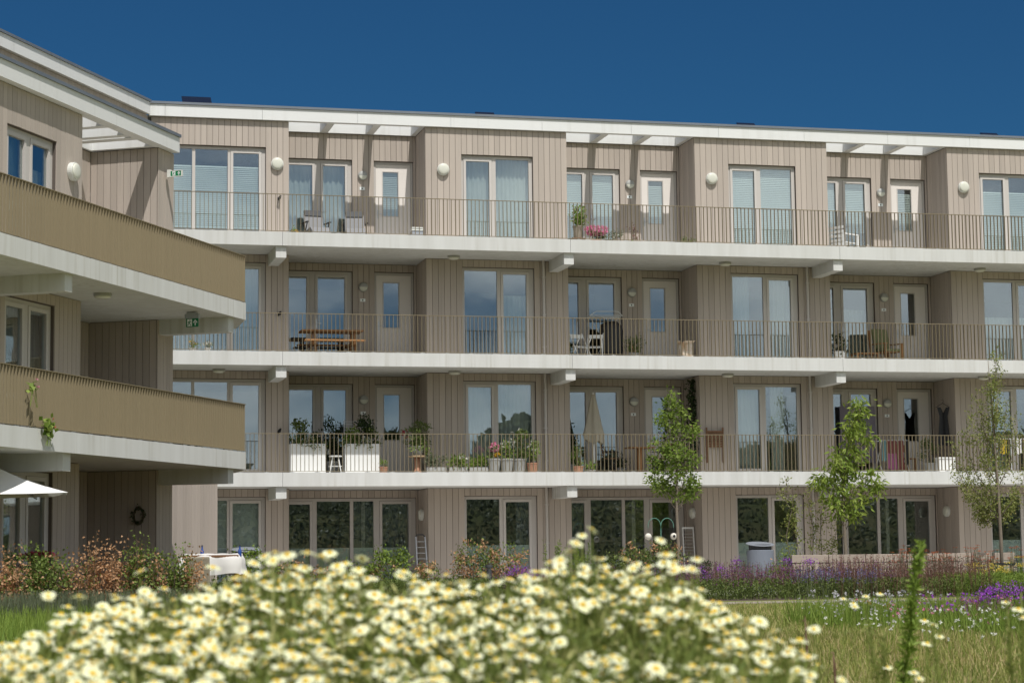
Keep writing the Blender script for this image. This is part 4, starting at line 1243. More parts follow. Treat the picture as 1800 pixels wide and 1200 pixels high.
# ------------------------------------------------------------------ potted plants on the galleries
def potted(label, loc, pot, fol, flw=None, name='potted_plant', group=None, up=.6):
    """pot: (bottom r, top r, height, material) or None; fol: list of (n, centre, radii, leaf length, leaf width, material); flw: list of (n, centre, radii, size, material)"""
    t = thing(name, label, 'plant', loc, random.uniform(0, 6), group)
    h = 0
    if pot:
        r0, r1, h, m = pot
        MB().lathe([(r0, 0), (r1, h * .88), (r1 * 1.06, h * .89), (r1 * 1.06, h), (r1 * .93, h), (r1 * .9, h * .9), (.002, h * .9)], k=20).build('pot', m, t)
    for n, c, r, L, Wd, m in fol:
        V, F = leaf_geo(clump_pts(n, (c[0], c[1], c[2] + h), r, max(4, n // 25), L * .7), rnd_dirs(n, up), L * rng.uniform(.7, 1.2, n), Wd); np_object('foliage', V, F, m, t)
    m = MB()
    for q in range(4):
        c, r = fol[0][1], fol[0][2]
        m.tube([(random.uniform(-.03, .03), random.uniform(-.03, .03), h * .85), (c[0] + random.uniform(-.5, .5) * r[0], c[1] + random.uniform(-.5, .5) * r[1], h + c[2] + r[2] * .5)], .006, 5)
    m.build('stem', 'twig', t)
    for n, c, r, s, mm in flw or ():
        V, F = flower_geo(ball_pts(n, (c[0], c[1], c[2] + h), r, .3), s); tag(np_object('flowers', V, F, mm, t), kind='stuff')
    return t
# top floor
potted('small pot of yellow and orange flowers beside the left grey chair', (.56, 1.9, 9.0), (.07, .1, .16, 'pot_white'), [(90, (0, 0, .1), (.13, .1, .08), .06, .03, 'leaf_lush')], [(30, (0, 0, .14), (.13, .1, .07), .04, 'yellow_bloom')])
t = thing('plant_stool', 'small dark wooden stool under the tall leafy plant on the top floor', 'stool', (8.2, 1.9, 9.0)); MB().box(-.19, .19, -.15, .15, .30, .33).build('seat', 'wood_brown', t); legs(t, ((-.16, -.12), (.16, -.12), (-.16, .12), (.16, .12)), .3, .018)
potted('tall leafy plant in a wicker pot standing on the top floor stool', (8.2, 1.9, 9.331), (.10, .13, .34, 'wicker'), [(420, (0, 0, .32), (.2, .18, .34), .09, .04, 'leaf_lush')])
potted('mass of pink flowers in a pot at the foot of the top floor middle window', (8.62, 1.55, 9.0), (.14, .2, .24, 'terracotta'), [(350, (0, 0, .14), (.36, .2, .18), .07, .03, 'leaf_green')], [(190, (0, 0, .26), (.36, .2, .14), .05, 'pink_bloom')])
potted('low grey-green bushy pot right of the pink flowers', (9.2, 1.6, 9.0), (.12, .16, .2, 'terracotta'), [(320, (0, 0, .16), (.27, .18, .17), .06, .02, 'leaf_grey')], [(10, (-.1, 0, .2), (.2, .1, .1), .03, 'white_bloom')])
potted('small reddish leaved potted plant by the top floor middle door', (9.87, 2.3, 9.0), (.09, .12, .2, 'terracotta'), [(90, (0, 0, .3), (.13, .1, .32), .08, .025, 'salvia_brown'), (70, (0, 0, .08), (.12, .1, .08), .06, .03, 'leaf_lush')])
potted('low round tuft of greenery at the foot of the top floor side wall', (11.17, 1.4, 9.0), (.12, .15, .12, 'pot_grey'), [(260, (0, 0, .12), (.2, .15, .13), .08, .018, 'leaf_green')])
# second floor
potted('leafy dark plant in a pot right of the covered barbecue', (9.72, 1.9, 6.0), (.11, .15, .26, 'pot_grey'), [(300, (0, 0, .2), (.24, .2, .26), .09, .035, 'leaf_green'), (40, (0, -.05, .2), (.2, .15, .2), .08, .03, 'leaf_beech_dry')])
potted('plant in a white and blue pot on the second floor right', (15.5, 1.55, 6.0), (.13, .16, .34, 'pot_white'), [(240, (0, 0, .22), (.2, .16, .28), .10, .04, 'leaf_dark')])
potted('tiny yellow-green plant at the slab edge of the second floor left end', (-2.2, .25, 6.0), (.06, .08, .09, 'pot_white'), [(120, (0, 0, .08), (.13, .1, .09), .05, .02, 'leaf_lush')], [(12, (0, 0, .12), (.12, .1, .05), .03, 'yellow_bloom')])
potted('tiny white flowering plant at the slab edge, second floor left end', (-1.83, .25, 6.0), (.06, .08, .09, 'pot_white'), [(60, (0, 0, .06), (.1, .08, .06), .05, .02, 'leaf_green')], [(22, (0, 0, .1), (.12, .08, .05), .04, 'white_bloom')])
potted('small potted herb between the folding chairs on the second floor', (7.95, 2.3, 6.0), (.1, .13, .2, 'pot_grey'), [(200, (0, 0, .18), (.2, .16, .2), .08, .03, 'leaf_green')])
# first floor: planting of the white planters (part of them), then pots
def plantin(t, hw, mats, flower):
    for n, cx, rz, m in mats:
        V, F = leaf_geo(clump_pts(n, (cx, 0, .78 + rz * .5), (.18, .15, rz), max(5, n // 25), .06), rnd_dirs(n, .5), .09, .04); np_object('foliage', V, F, m, t)
    V, F = leaf_geo(clump_pts(260, (0, -.16, .78), (hw, .06, .12), 16, .05), rnd_dirs(260, -.3), .08, .04); np_object('trailing_foliage', V, F, 'leaf_green', t)
    V, F = flower_geo(ball_pts(40, (flower[0], -.12, .86), (.16, .08, .12)), .04); np_object('flowers', V, F, flower[1], t)
plantin(PL1, H1, [(520, -.2, .48, 'leaf_green'), (260, .15, .2, 'leaf_dark'), (160, .3, .18, 'leaf_grey')], (.05, 'white_bloom'))
plantin(PL2, H2, [(380, -.25, .25, 'leaf_lush'), (480, .1, .62, 'leaf_dark'), (240, .3, .3, 'leaf_green')], (.12, 'white_bloom'))
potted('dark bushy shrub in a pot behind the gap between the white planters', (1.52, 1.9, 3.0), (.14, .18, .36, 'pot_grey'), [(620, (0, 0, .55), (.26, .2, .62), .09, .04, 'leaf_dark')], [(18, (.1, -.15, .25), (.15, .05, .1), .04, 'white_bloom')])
potted('small terracotta pot with green plant right of the white planters', (2.7, .95, 3.0), (.08, .115, .18, 'terracotta'), [(90, (0, 0, .08), (.1, .09, .09), .06, .025, 'leaf_lush')])
potted('large green ferny plant in a grey pot standing on the pedestal', (3.62, 1.15, 3.473), (.11, .16, .24, 'pot_grey'), [(760, (0, 0, .26), (.36, .28, .36), .09, .03, 'leaf_green'), (160, (0, -.1, .02), (.3, .2, .25), .08, .03, 'leaf_lush')], [(10, (-.36, 0, .3), (.08, .08, .1), .05, 'red_bloom')])
for x, lab, m, fl in ((4.05, 'low grassy planter, first of the three low planters on the first floor', 'leaf_grey', None), (4.62, 'low planter with white flowers, middle of the three low planters', 'leaf_lush', 'white_bloom'), (5.15, 'low planter with round leafy growth next to the grey pots', 'leaf_lush', None)):
    t = thing('trough_planter', lab, 'planter', (x, .9, 3.0), 0, 'low planters on the first floor'); MB().box(-.25, .25, -.1, .1, 0, .16).build('trough', 'pot_grey', t)
    V, F = leaf_geo(clump_pts(420, (0, 0, .28), (.27, .14, .14), 18, .05), rnd_dirs(420, .8), .08, .03); np_object('foliage', V, F, m, t)
    if fl: V, F = flower_geo(ball_pts(26, (.1, -.03, .40), (.2, .1, .05)), .045); np_object('flowers', V, F, fl, t)
potted('grey pot with pink and yellow flowers on the first floor', (5.56, .8, 3.0), (.12, .17, .38, 'pot_grey'), [(220, (0, 0, .12), (.18, .16, .16), .08, .03, 'leaf_green')], [(40, (.02, 0, .28), (.16, .14, .12), .06, 'pink_bloom'), (26, (-.06, -.08, .10), (.1, .08, .05), .045, 'yellow_bloom')])
potted('grey pot with yellow-green flowering plant, second of the grey pots', (5.9, .85, 3.0), (.13, .18, .38, 'pot_grey'), [(300, (0, 0, .2), (.18, .16, .26), .08, .03, 'leaf_lush')], [(20, (0, 0, .36), (.15, .14, .1), .04, 'white_bloom')])
potted('grey pot with tall dark shrub and white blooms, right of the grey pots', (6.25, .9, 3.0), (.13, .18, .38, 'pot_grey'), [(520, (0, 0, .36), (.26, .22, .42), .08, .035, 'leaf_green')], [(22, (.06, 0, .55), (.22, .18, .25), .05, 'white_bloom')])
potted('terracotta pot with a green shrub at the right end of the pot row', (6.58, .8, 3.0), (.12, .145, .27, 'terracotta'), [(280, (0, 0, .26), (.16, .14, .28), .08, .03, 'leaf_lush')], [(12, (0, 0, .4), (.14, .12, .15), .04, 'white_bloom')])
potted('terracotta pot with feathery green plant left of the closed parasol', (7.92, 1.2, 3.0), (.11, .135, .2, 'terracotta'), [(260, (0, 0, .25), (.16, .14, .3), .1, .015, 'leaf_lush')])
potted('low green potted plant at the foot of the closed parasol', (8.25, 1.15, 3.0), (.09, .12, .1, 'pot_grey'), [(160, (0, 0, .1), (.16, .12, .1), .07, .03, 'leaf_lush')])
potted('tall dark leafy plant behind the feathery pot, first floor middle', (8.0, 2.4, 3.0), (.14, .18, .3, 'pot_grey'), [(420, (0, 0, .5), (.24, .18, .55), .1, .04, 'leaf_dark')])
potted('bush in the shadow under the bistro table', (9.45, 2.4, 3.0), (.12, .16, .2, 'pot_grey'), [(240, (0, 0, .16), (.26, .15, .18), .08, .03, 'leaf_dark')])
potted('bushy plant in the corner under the hanging black dress', (18.1, 1.6, 3.0), (.12, .16, .3, 'pot_grey'), [(420, (0, 0, .3), (.26, .2, .36), .08, .03, 'leaf_green')])
# climber on the first floor side wall
t = thing('climbing_plant', 'dark climbing plant on the first floor side wall behind the young tree', 'plant', (11.37, 2.0, 3.0))
m = MB(); m.tube([(.0, 0, 0), (.03, .1, .9), (-.02, -.1, 1.7), (.02, 0, 2.55)], .012, 6); m.build('stem', 'twig', t)
z = rng.uniform(.5, 2.55, 620); V, F = leaf_geo(np.stack([rng.normal(-.02, .05, 620), rng.normal(-.05, .17 * (1.3 - z / 2.9), 620), z], 1), rnd_dirs(620, -.2), .10, .05); np_object('foliage', V, F, 'leaf_dark', t)
V, F = flower_geo(np.stack([rng.normal(-.08, .05, 10), rng.normal(-.2, .1, 10), rng.uniform(1.0, 1.3, 10)], 1), .05); np_object('flowers', V, F, 'red_bloom', t)
# trailing plants through the lower left railing
def trailer(label, u, z0, n, r, fl):
    p = d2 * u + n2 * 3.01
    t = thing('trailing_plant', label, 'plant', (p.x, p.y, 3.0), AW)
    c = rng.normal(0, 1, (n, 3)) * np.array(r) + np.array((0, -.08, z0))
    V, F = leaf_geo(c, rnd_dirs(n, .1), .10, .09, .1); np_object('foliage', V, F, 'leaf_lush', t)
    m = MB()
    for q in range(5): m.tube([(random.uniform(-.05, .05), .02, z0 + .1), (random.uniform(-.1, .1), -.1, z0), (random.uniform(-.14, .14), -.1, z0 - .3)], .004, 5)
    m.build('stem', 'leaf_lush', t)
    V, F = flower_geo(np.array([(.0, -.15, z0 + .14), (.05, -.15, z0 + .02)]), .035); tag(np_object('flowers', V, F, fl, t), kind='stuff')
trailer('bright green trailing plant with orange flower hanging over the lower left slab', -17.55, .02, 64, (.08, .03, .085), 'helenium')
trailer('small trailing plant with a pink flower pushing through the lower left railing', -18.1, .62, 9, (.05, .02, .05), 'pink_bloom')

# ------------------------------------------------------------------ trees
def tree(label, loc, trunk, clumps, L, Wd, m, per=110, limbs=True, droop=0.0, name='young_tree', rtr=.05, clump_sd=.11):
    """trunk: polyline of (dx, dz); clumps: (dx, z, rx, rz); leaves gather in small bunches inside each clump"""
    t = thing(name, label, 'tree', loc)
    mb = MB(); n = len(trunk)
    mb.tube([(x, y, z) for x, y, z in trunk], [rtr * (1 - .8 * i / (n - 1)) for i in range(n)], 10)
    mb.build('trunk', 'bark', t, smooth=True)
    tips = []
    lm = MB(); Vs = []
    for x, z, rx, rz in clumps:
        y = random.uniform(-.5, .5) * rx
        k = max(7, int(per * rx * rz * 26) // 14 + 7)
        cs = ball_pts(k, (x, y, z), (rx, rx * .85, rz), .12)
        # twig from the trunk to the clump
        zt = max(trunk[1][2], z - .35 - .4 * abs(x)); tz = np.interp(zt, [p[2] for p in trunk], range(n)); i = int(min(tz, n - 2)); f = tz - i
        a = Vector(trunk[i]).lerp(Vector(trunk[i + 1]), f)
        mid = a.lerp(Vector((x, y, z)), .55) + Vector((0, 0, -.05))
        lm.tube([a, mid, (x, y, z + rz * .6)], [rtr * .32, rtr * .2, rtr * .06], 5)
        for c in cs:
            if random.random() < .6: lm.tube([mid if random.random() < .5 else (x, y, z), c], [rtr * .12, rtr * .05], 4)
            q = rng.integers(9, 17)
            P = c + rng.normal(0, clump_sd * .55, (q, 3))
            D = rnd_dirs(q, -droop, 1.0); D[:, :2] += (P - c)[:, :2] * 5; D /= np.linalg.norm(D, axis=1)[:, None]
            Vs.append(leaf_geo(P, D, L * rng.uniform(.75, 1.2, q), Wd))
    lm.build('limbs', 'bark', t, smooth=True)
    V, F = merge_geo(Vs); np_object('crown', V, F, m, t)
    return t
def z_of(y, s, h): return .845 + .1 + (h - y) / s
s1 = 71.4; T1 = []
for px, y, rx, ry in ((1184, 702, 12, 14), (1178, 725, 16, 16), (1196, 735, 12, 20), (1170, 745, 18, 14), (1198, 770, 22, 18), (1168, 782, 18, 16), (1190, 800, 26, 18), (1160, 812, 16, 14), (1214, 808, 20, 18),
                      (1180, 832, 28, 18), (1212, 838, 24, 16), (1154, 842, 14, 10), (1196, 858, 28, 14), (1226, 856, 12, 12), (1206, 874, 18, 10), (1168, 862, 20, 10), (1222, 760, 10, 16)):
    T1.append(((px - 1193) / s1, z_of(y, s1, 976), rx / s1, ry / s1))
tree('young cherry tree with dense upright leafy crown left of the waste bin', (9.22, -3, -.1), [(0.02, 0, 0), (.01, 0, 1.0), (-.02, 0, 2.0), (0, 0, 3.0), (-.08, 0, 4.0), (-.12, 0, 4.85)], T1, .115, .048, 'leaf_cherry', per=62, droop=.25)
s2 = 72.5; T2 = []
for px, y, rx, ry in ((1523, 712, 12, 14), (1508, 722, 16, 10), (1516, 745, 20, 14), (1500, 748, 14, 12), (1534, 765, 9, 12), (1502, 775, 18, 14), (1488, 795, 26, 18), (1508, 800, 16, 16), (1470, 815, 22, 14), (1502, 825, 14, 14), (1482, 835, 22, 16), (1532, 832, 16, 10),
                      (1458, 835, 18, 14), (1462, 860, 22, 14), (1500, 862, 28, 16), (1532, 862, 20, 14), (1546, 850, 8, 8), (1480, 880, 26, 14), (1510, 885, 20, 12), (1440, 850, 10, 14), (1466, 895, 16, 12), (1497, 905, 14, 8)):
    T2.append(((px - 1483) / s2, z_of(y, s2, 973), rx / s2, ry / s2))
tree('young peach tree with drooping bright leaves and bent tip in front of the bench', (13.13, -4, -.1), [(0, 0, 0), (.02, 0, 1.0), (.0, 0, 1.9), (.02, 0, 2.8), (.12, 0, 3.4), (.35, 0, 3.95), (.5, 0, 4.5)], T2, .16, .05, 'leaf_peach', per=30, droop=1.1, clump_sd=.14)
# pear with ascending branches
t = thing('young_tree', 'slender staked young tree with sparse small leaves at the right edge', 'tree', (16.76, -5, -.1))
mb = MB(); mb.tube([(0, 0, 0), (.01, 0, 1.2), (-.02, 0, 2.4), (-.08, 0, 3.8), (-.14, 0, 5.0), (-.17, 0, 5.75)], [.048, .042, .036, .024, .012, .004], 10); mb.build('trunk', 'bark', t, smooth=True)
lm = MB(); Vs = []
sp = 72.8
ends = [((px - 1757) / sp, z_of(y, sp, 968)) for px, y in ((1682, 778), (1695, 722), (1712, 690), (1728, 665), (1745, 622), (1772, 665), (1790, 700), (1812, 735), (1830, 790), (1678, 835), (1700, 862), (1726, 895), (1790, 880), (1815, 845), (1705, 760), (1764, 720), (1738, 740), (1688, 812), (1776, 800), (1720, 800), (1740, 850))]
for ex, ez in ends:
    ey = random.uniform(-.6, .6)
    z0 = max(1.75, ez - 1.0 - abs(ex) * .9); x0 = -.03 * z0 / 2
    A = Vector((x0, 0, z0)); B = Vector((ex, ey, ez)); M = A.lerp(B, .5) + Vector((ex * .12, ey * .1, -.18))
    lm.tube([A, M, B], [.016, .011, .004], 5)
    for q in range(66):
        f = random.uniform(.22, 1.02); pnt = A.lerp(M, f * 2) if f < .5 else M.lerp(B, f * 2 - 1)
        c = np.array(pnt) + rng.normal(0, .085, 3)
        kk = int(rng.integers(4, 8)); P = c + rng.normal(0, .045, (kk, 3)); Vs.append(leaf_geo(P, rnd_dirs(kk, .4), .06, .034))
lm.build('limbs', 'bark', t, smooth=True)
V, F = merge_geo(Vs); np_object('crown', V, F, 'leaf_pear', t)
for x, dx in ((-.24, 0), (.24, 0)):
    tt = thing('tree_stake', 'round wooden stake left of the slender right tree' if x < 0 else 'round wooden stake right of the slender right tree', 'stake', (16.76 + x, -5.05, -.1), 0, 'tree stakes'); MB().lathe([(.05, 0), (.05, .74), (.04, .76)], k=14).build('post', 'post_wood', tt)
tt = thing('tree_tie', 'black rubber tie between the stakes and the slender right tree', 'tie', (16.76, -5.05, .52)); MB().box(-.30, .30, -.062, -.055, 0, .06).build('strap', 'black', tt); m = MB(); m.box(-.06, .06, -.054, .10, .005, .055); m.build('buffer', 'black', tt)

# trained fruit shrubs left of the peach tree
def vine_shrub(label, loc, stems, n, L=.065):
    t = thing('trained_shrub', label, 'shrub', loc, 0, 'loose shrubs by the waste bin'); m = MB(); Vs = []
    for st in stems:
        m.tube([(x, random.uniform(-.05, .05), z) for x, z in st], [.014 * (1 - .7 * i / (len(st) - 1)) for i in range(len(st))], 5)
        for q in range(n):
            f = random.uniform(.15, 1) * (len(st) - 1); i = min(int(f), len(st) - 2); f -= i
            c = np.array((st[i][0] * (1 - f) + st[i + 1][0] * f, 0, st[i][1] * (1 - f) + st[i + 1][1] * f)) + rng.normal(0, .075, 3)
            kk = int(rng.integers(3, 7)); P = c + rng.normal(0, .045, (kk, 3)); Vs.append(leaf_geo(P, rnd_dirs(kk, .1), L, L * .5))
    m.build('stems', 'bark', t, smooth=True); V, F = merge_geo(Vs); np_object('foliage', V, F, 'leaf_pear', t)
vine_shrub('loose small-leaved shrub reaching up right of the waste bin', (11.95, -3.4, -.1), [[(0, 0), (.05, .7), (-.1, 1.4), (.05, 2.0), (-.3, 2.6)], [(.1, .2), (.25, .9), (.15, 1.6), (.1, 2.3), (-.05, 2.72)]], 62, .075)
vine_shrub('second loose shrub between the waste bin and the peach tree', (12.5, -3.4, -.1), [[(0, 0), (.0, .8), (.1, 1.5), (-.05, 2.1), (.1, 2.75)], [(.1, .1), (.3, .7), (.25, 1.5), (.35, 2.3), (.5, 3.0)], [(.1, .3), (.4, .75), (.62, 1.2), (.7, 1.7)]], 62, .075)

# ------------------------------------------------------------------ shrubs, hedge and beds
def shrub(label, loc, r, n, mats, L=.075, Wd=.035, name='shrub', group=None, cat='shrub', up=.5, k=None):
    t = thing(name, label, cat, loc, 0, group); m = MB()
    for q in range(8):
        m.tube([(random.uniform(-.3, .3) * r[0], random.uniform(-.3, .3) * r[1], 0), (random.uniform(-.6, .6) * r[0], random.uniform(-.5, .5) * r[1], r[2] * .8), (random.uniform(-.9, .9) * r[0], random.uniform(-.7, .7) * r[1], r[2] * random.uniform(1.3, 2.0))], [.010, .007, .003], 5)
    m.build('stems', 'twig', t)
    for frac, mm in mats:
        nn = int(n * frac); P = clump_pts(nn, (0, 0, r[2]), (r[0], r[1], r[2] * .95), k or max(10, nn // 22), .07); P = P[P[:, 2] > .02]
        V, F = leaf_geo(P, rnd_dirs(len(P), up), L * rng.uniform(.7, 1.25, len(P)), Wd); np_object('foliage', V, F, mm, t)
    return t
# beech hedge with dry leaves (left)
t = thing('beech_hedge', 'half-dried beech hedge with brown and green leaves in front of the wing', 'hedge', (-5.3, -17.2, -.1), .12)
m = MB()
hts = lambda x: 1.06 + .10 * math.sin(x * 4.1) + .07 * math.sin(x * 9.3 + 1) + (.12 if abs(x + .15) < .18 else 0) + (.08 if .65 < x < 1.0 else 0) - (.15 if x < -1.2 else 0)
Pg = []; Pb = []
for q in range(330):
    x = random.uniform(-1.7, 1.6); h = hts(x) * (random.uniform(.62, 1.06) if random.random() < .88 else random.uniform(1.05, 1.22)); y = random.uniform(-.25, .25); lx = random.uniform(-.14, .14)
    if q % 2 == 0: m.tube([(x, y, 0), (x + lx * .5, y, h * .5), (x + lx, y * 1.2, h)], [.009, .006, .002], 4)
    dry = (math.sin(x * 3.3 + 1.2) + .5 * math.sin(x * 8) + random.gauss(0, .55)) > -.35
    for j in range(36):
        f = random.uniform(.2, 1.0); (Pb if dry else Pg).append((x + lx * f + random.gauss(0, .055), y + random.gauss(0, .06), h * f + random.gauss(0, .03)))
m.build('branches', 'twig', t)
V, F = leaf_geo(np.array(Pg), rnd_dirs(len(Pg), .3), .062, .036); np_object('foliage', V, F, 'leaf_beech', t)
V, F = leaf_geo(np.array(Pb), rnd_dirs(len(Pb), -.2), .058, .034); np_object('dry_foliage', V, F, 'leaf_beech_dry', t)
shrub('sprig of green beech at the far left edge by the parasol', (-7.0, -18.6, -.1), (.25, .2, .38), 420, ((.6, 'leaf_beech'), (.4, 'leaf_beech_dry')), .06, .035, 'beech_sprig')
tagb = 'mixed half-dry shrubs below the ground floor windows'
MIX = ((.68, 'leaf_beech'), (.32, 'leaf_beech_dry'))
for x, y, r, n, mats, lab in ((-1.9, -8.5, (.55, .4, .54), 1500, ((.9, 'leaf_lush'), (.1, 'leaf_beech_dry')), 'light green shrub in front of the left waste bin'),
                        (-.85, -8.0, (.55, .4, .40), 1300, MIX, 'half-dry shrub below the leftmost ground floor pier'),
                        (.35, -7.4, (.55, .35, .40), 1400, MIX, 'half-dry shrub right beside the left bollard light'),
                        (1.25, -7.6, (.45, .35, .54), 1300, ((.9, 'leaf_lush'), (.1, 'leaf_beech_dry')), 'bright green shrub below the wide left glazing'),
                        (2.05, -7.4, (.45, .35, .38), 1100, MIX, 'loose shrub at the foot of the ladder'),
                        (3.3, -6.4, (.5, .35, .60), 1300, ((.6, 'leaf_beech'), (.4, 'leaf_beech_dry')), 'wispy shrub below the ground floor pier right of the ladder'),
                        (4.1, -6.4, (.6, .35, .55), 1400, ((.45, 'leaf_beech'), (.55, 'leaf_beech_dry')), 'brownish shrub below the first ground floor pier window'),
                        (7.2, -5.4, (.55, .35, .54), 1500, ((.85, 'leaf_green'), (.15, 'leaf_beech_dry')), 'dark green shrub below the middle ground floor glazing'),
                        (8.05, -5.2, (.55, .35, .58), 1500, ((.75, 'leaf_green'), (.25, 'leaf_beech_dry')), 'tall shrub with reddish tip under the bird feeder'),
                        (11.4, -4.5, (.4, .3, .42), 800, ((.95, 'leaf_lush'), (.05, 'leaf_beech_dry')), 'light green sprigs left of the grey waste bin')):
    shrub(lab, (x, y, -.1), (r[0] * 1.1, r[1], r[2] * 1.13), int(n * 1.25), mats, group=tagb, name='mixed_shrub')
for x, lab in ((5.25, 'left ferny light green clump below the pier window'), (5.75, 'right ferny light green clump below the pier window')):
    t = thing('ferny_clump', lab, 'plant', (x, -6.6, -.1), 0, 'ferny clumps'); Vs = []
    for q in range(34):
        a = random.uniform(0, 6.28); h = random.uniform(.7, 1.3); o = random.uniform(0, .22)
        zz = np.linspace(.1, h, 20); c = np.stack([o * math.cos(a) * (1 + zz * .5), o * math.sin(a) * (1 + zz * .5), zz], 1)
        P = np.repeat(c, 4, 0) + rng.normal(0, .012, (80, 3)); Vs.append(leaf_geo(P, rnd_dirs(80, .5), .075, .014))
    V, F = merge_geo(Vs); np_object('fronds', V, F, 'leaf_lush', t)

def stuff(name, label, cat, parts):
    """parts: list of ((V, F), material); uncountable planting as one thing of kind stuff"""
    if len(parts) == 1:
        (V, F), m = parts[0]; o = np_object(name, V, F, m)
    else:
        me_parts = [p[0] for p in parts]; V, F = merge_geo(me_parts); o = np_object(name, V, F, parts[0][1])
        for _, m in parts[1:]: o.data.materials.append(MATS[m])
        idx = np.concatenate([np.full(len(p[0][1]), i) for i, p in enumerate(parts)]).astype(np.int32); o.data.polygons.foreach_set('material_index', idx); o.data.update()
    return tag(o, label, cat, kind='stuff')

def quadpts(n, c, jit=0.0):
    """n points in a quadrilateral on the ground"""
    c = np.array(c, float); u = rng.uniform(0, 1, (n, 1)); v = rng.uniform(0, 1, (n, 1))
    p = (c[0] * (1 - u) + c[1] * u) * (1 - v) + (c[3] * (1 - u) + c[2] * u) * v
    return np.concatenate([p, np.full((n, 1), -.1)], 1)

def spikes(P, H, frac, size, per=16):
    """flower spikes: small leaf shapes up the top part of each stem"""
    n = len(P); H = np.broadcast_to(H, (n,))
    lean = rng.normal(0, .06, (n, 2)) * H[:, None]
    f = rng.uniform(1 - frac, 1, (n, per)); pts = np.repeat(P[:, None, :], per, 1)
    pts[..., :2] += lean[:, None, :] * f[..., None]; pts[..., 2] += H[:, None] * f
    pts = pts.reshape(-1, 3) + rng.normal(0, .007, (n * per, 3))
    top = P.copy(); top[:, :2] += lean; top[:, 2] += H
    s = np.zeros_like(P); a = rng.uniform(0, 6.28, n); s[:, 0] = np.cos(a) * .005; s[:, 1] = np.sin(a) * .005
    stem = (np.stack([P - s, P + s, top + s * .5, top - s * .5], 1).reshape(-1, 3), np.arange(4 * n).reshape(n, 4))
    return leaf_geo(pts, rnd_dirs(n * per, .5), size, size * .55), stem

def base_leaves(Q, n, hmax, L, Wd):
    P = quadpts(n, Q); P[:, 2] += rng.uniform(0, 1, n) ** .8 * hmax
    return leaf_geo(P, rnd_dirs(n, .7), L, Wd)

QA = [(6.9, -9.6), (12.3, -9.6), (12.6, -6.4), (7.6, -6.4)]
P = quadpts(900, QA); sa, st = spikes(P, rng.uniform(.45, .82, 900), .45, .032)
stuff('salvia_bed', 'purple salvia spikes over green leaves in the bed in front of the bench', 'flowers', [(sa, 'salvia'), (st, 'leaf_green'), (base_leaves(QA, 15000, .42, .06, .025), 'leaf_green')])
QB = [(10.6, -9.8), (14.2, -9.9), (14.6, -7.4), (11.2, -7.0)]
P = quadpts(620, QB); sa, st = spikes(P, rng.uniform(.5, .95, 620), .55, .03)
stuff('faded_salvia', 'brownish faded salvia spikes in the middle of the right bed', 'flowers', [(sa, 'salvia_brown'), (st, 'salvia_brown'), (base_leaves(QB, 9000, .40, .06, .022), 'leaf_green')])
QL = [(9.6, -9.9), (11.5, -9.9), (11.6, -9.0), (9.8, -8.6)]
P = quadpts(90, QL); sa, st = spikes(P, rng.uniform(.5, .68, 90), .4, .03)
stuff('lavender', 'blue-lilac lavender spikes among the salvia', 'flowers', [(sa, 'lavender'), (st, 'leaf_grey')])
QG = [(13.2, -9.6), (17.8, -9.8), (18.6, -6.2), (14.2, -6.2)]
stuff('green_perennials', 'dense green perennials between salvia and yarrow', 'plants', [(base_leaves(QG, 15000, .46, .08, .02), 'leaf_lush'), (blade_geo(quadpts(2500, QG), rng.uniform(.25, .58, 2500), .014, .25), 'leaf_lush')])
QC = [(-7, -16.6), (-2.6, -16.0), (-1.0, -13.5), (-6.2, -15.6)]
stuff('lavender_foliage', 'grey-green needle foliage in front of the beech hedge', 'plants', [(blade_geo(quadpts(6500, [(-7.4, -19.6), (-3.7, -18.6), (-3.4, -17.6), (-7.2, -18.0)]), rng.uniform(.25, .55, 6500), .012, .3), 'leaf_grey'), (blade_geo(quadpts(3500, QC), rng.uniform(.2, .5, 3500), .014, .3), 'leaf_green')])
QD = [(-3.0, -10.5), (6.8, -9.8), (6.8, -7.6), (-3.0, -8.0)]
P = quadpts(340, [(3.2, -9.4), (6.9, -9.4), (7.0, -7.4), (3.2, -7.4)]); sa, st = spikes(P, rng.uniform(.4, .75, 340), .45, .03)
stuff('low_perennials', 'low green and reddish perennials along the left beds', 'plants', [(base_leaves(QD, 20000, .50, .07, .028), 'leaf_green'), (sa, 'salvia'), (st, 'leaf_green')])
ORD = ['leftmost', 'second from left', 'third from left', 'fourth from left', 'fifth from left', 'sixth from left', 'seventh from left', 'eighth from left', 'rightmost']
# orange helenium, yarrow, phlox as single plants
def bloomer(name, label, loc, h, rad, nst, head, m, leafm, group, flat=False, nleaf=160, per=22):
    t = thing(name, label, 'flowers', loc, 0, group); a = rng.uniform(0, 6.28, nst); rr = rng.uniform(0, 1, nst) ** .5 * rad
    tops = np.stack([np.cos(a) * rr, np.sin(a) * rr, h * rng.uniform(.72, 1.05, nst)], 1); mb = MB()
    for q in tops: mb.tube([(q[0] * .4, q[1] * .4, 0), (q[0] * .8, q[1] * .8, q[2] * .6), tuple(q)], .005, 4)
    mb.build('stems', leafm, t)
    PP = np.repeat(tops, per, 0) + rng.normal(0, 1, (nst * per, 3)) * np.array((head, head, head * (.12 if flat else .75)))
    V, F = leaf_geo(PP, rnd_dirs(len(PP), .4), head * .55, head * .4); np_object('flowers', V, F, m, t)
    P = np.stack([rng.normal(0, rad * .6, nleaf), rng.normal(0, rad * .6, nleaf), rng.uniform(.02, h * .8, nleaf)], 1); V, F = leaf_geo(P, rnd_dirs(nleaf, .6), .09, .022); np_object('foliage', V, F, leafm, t)
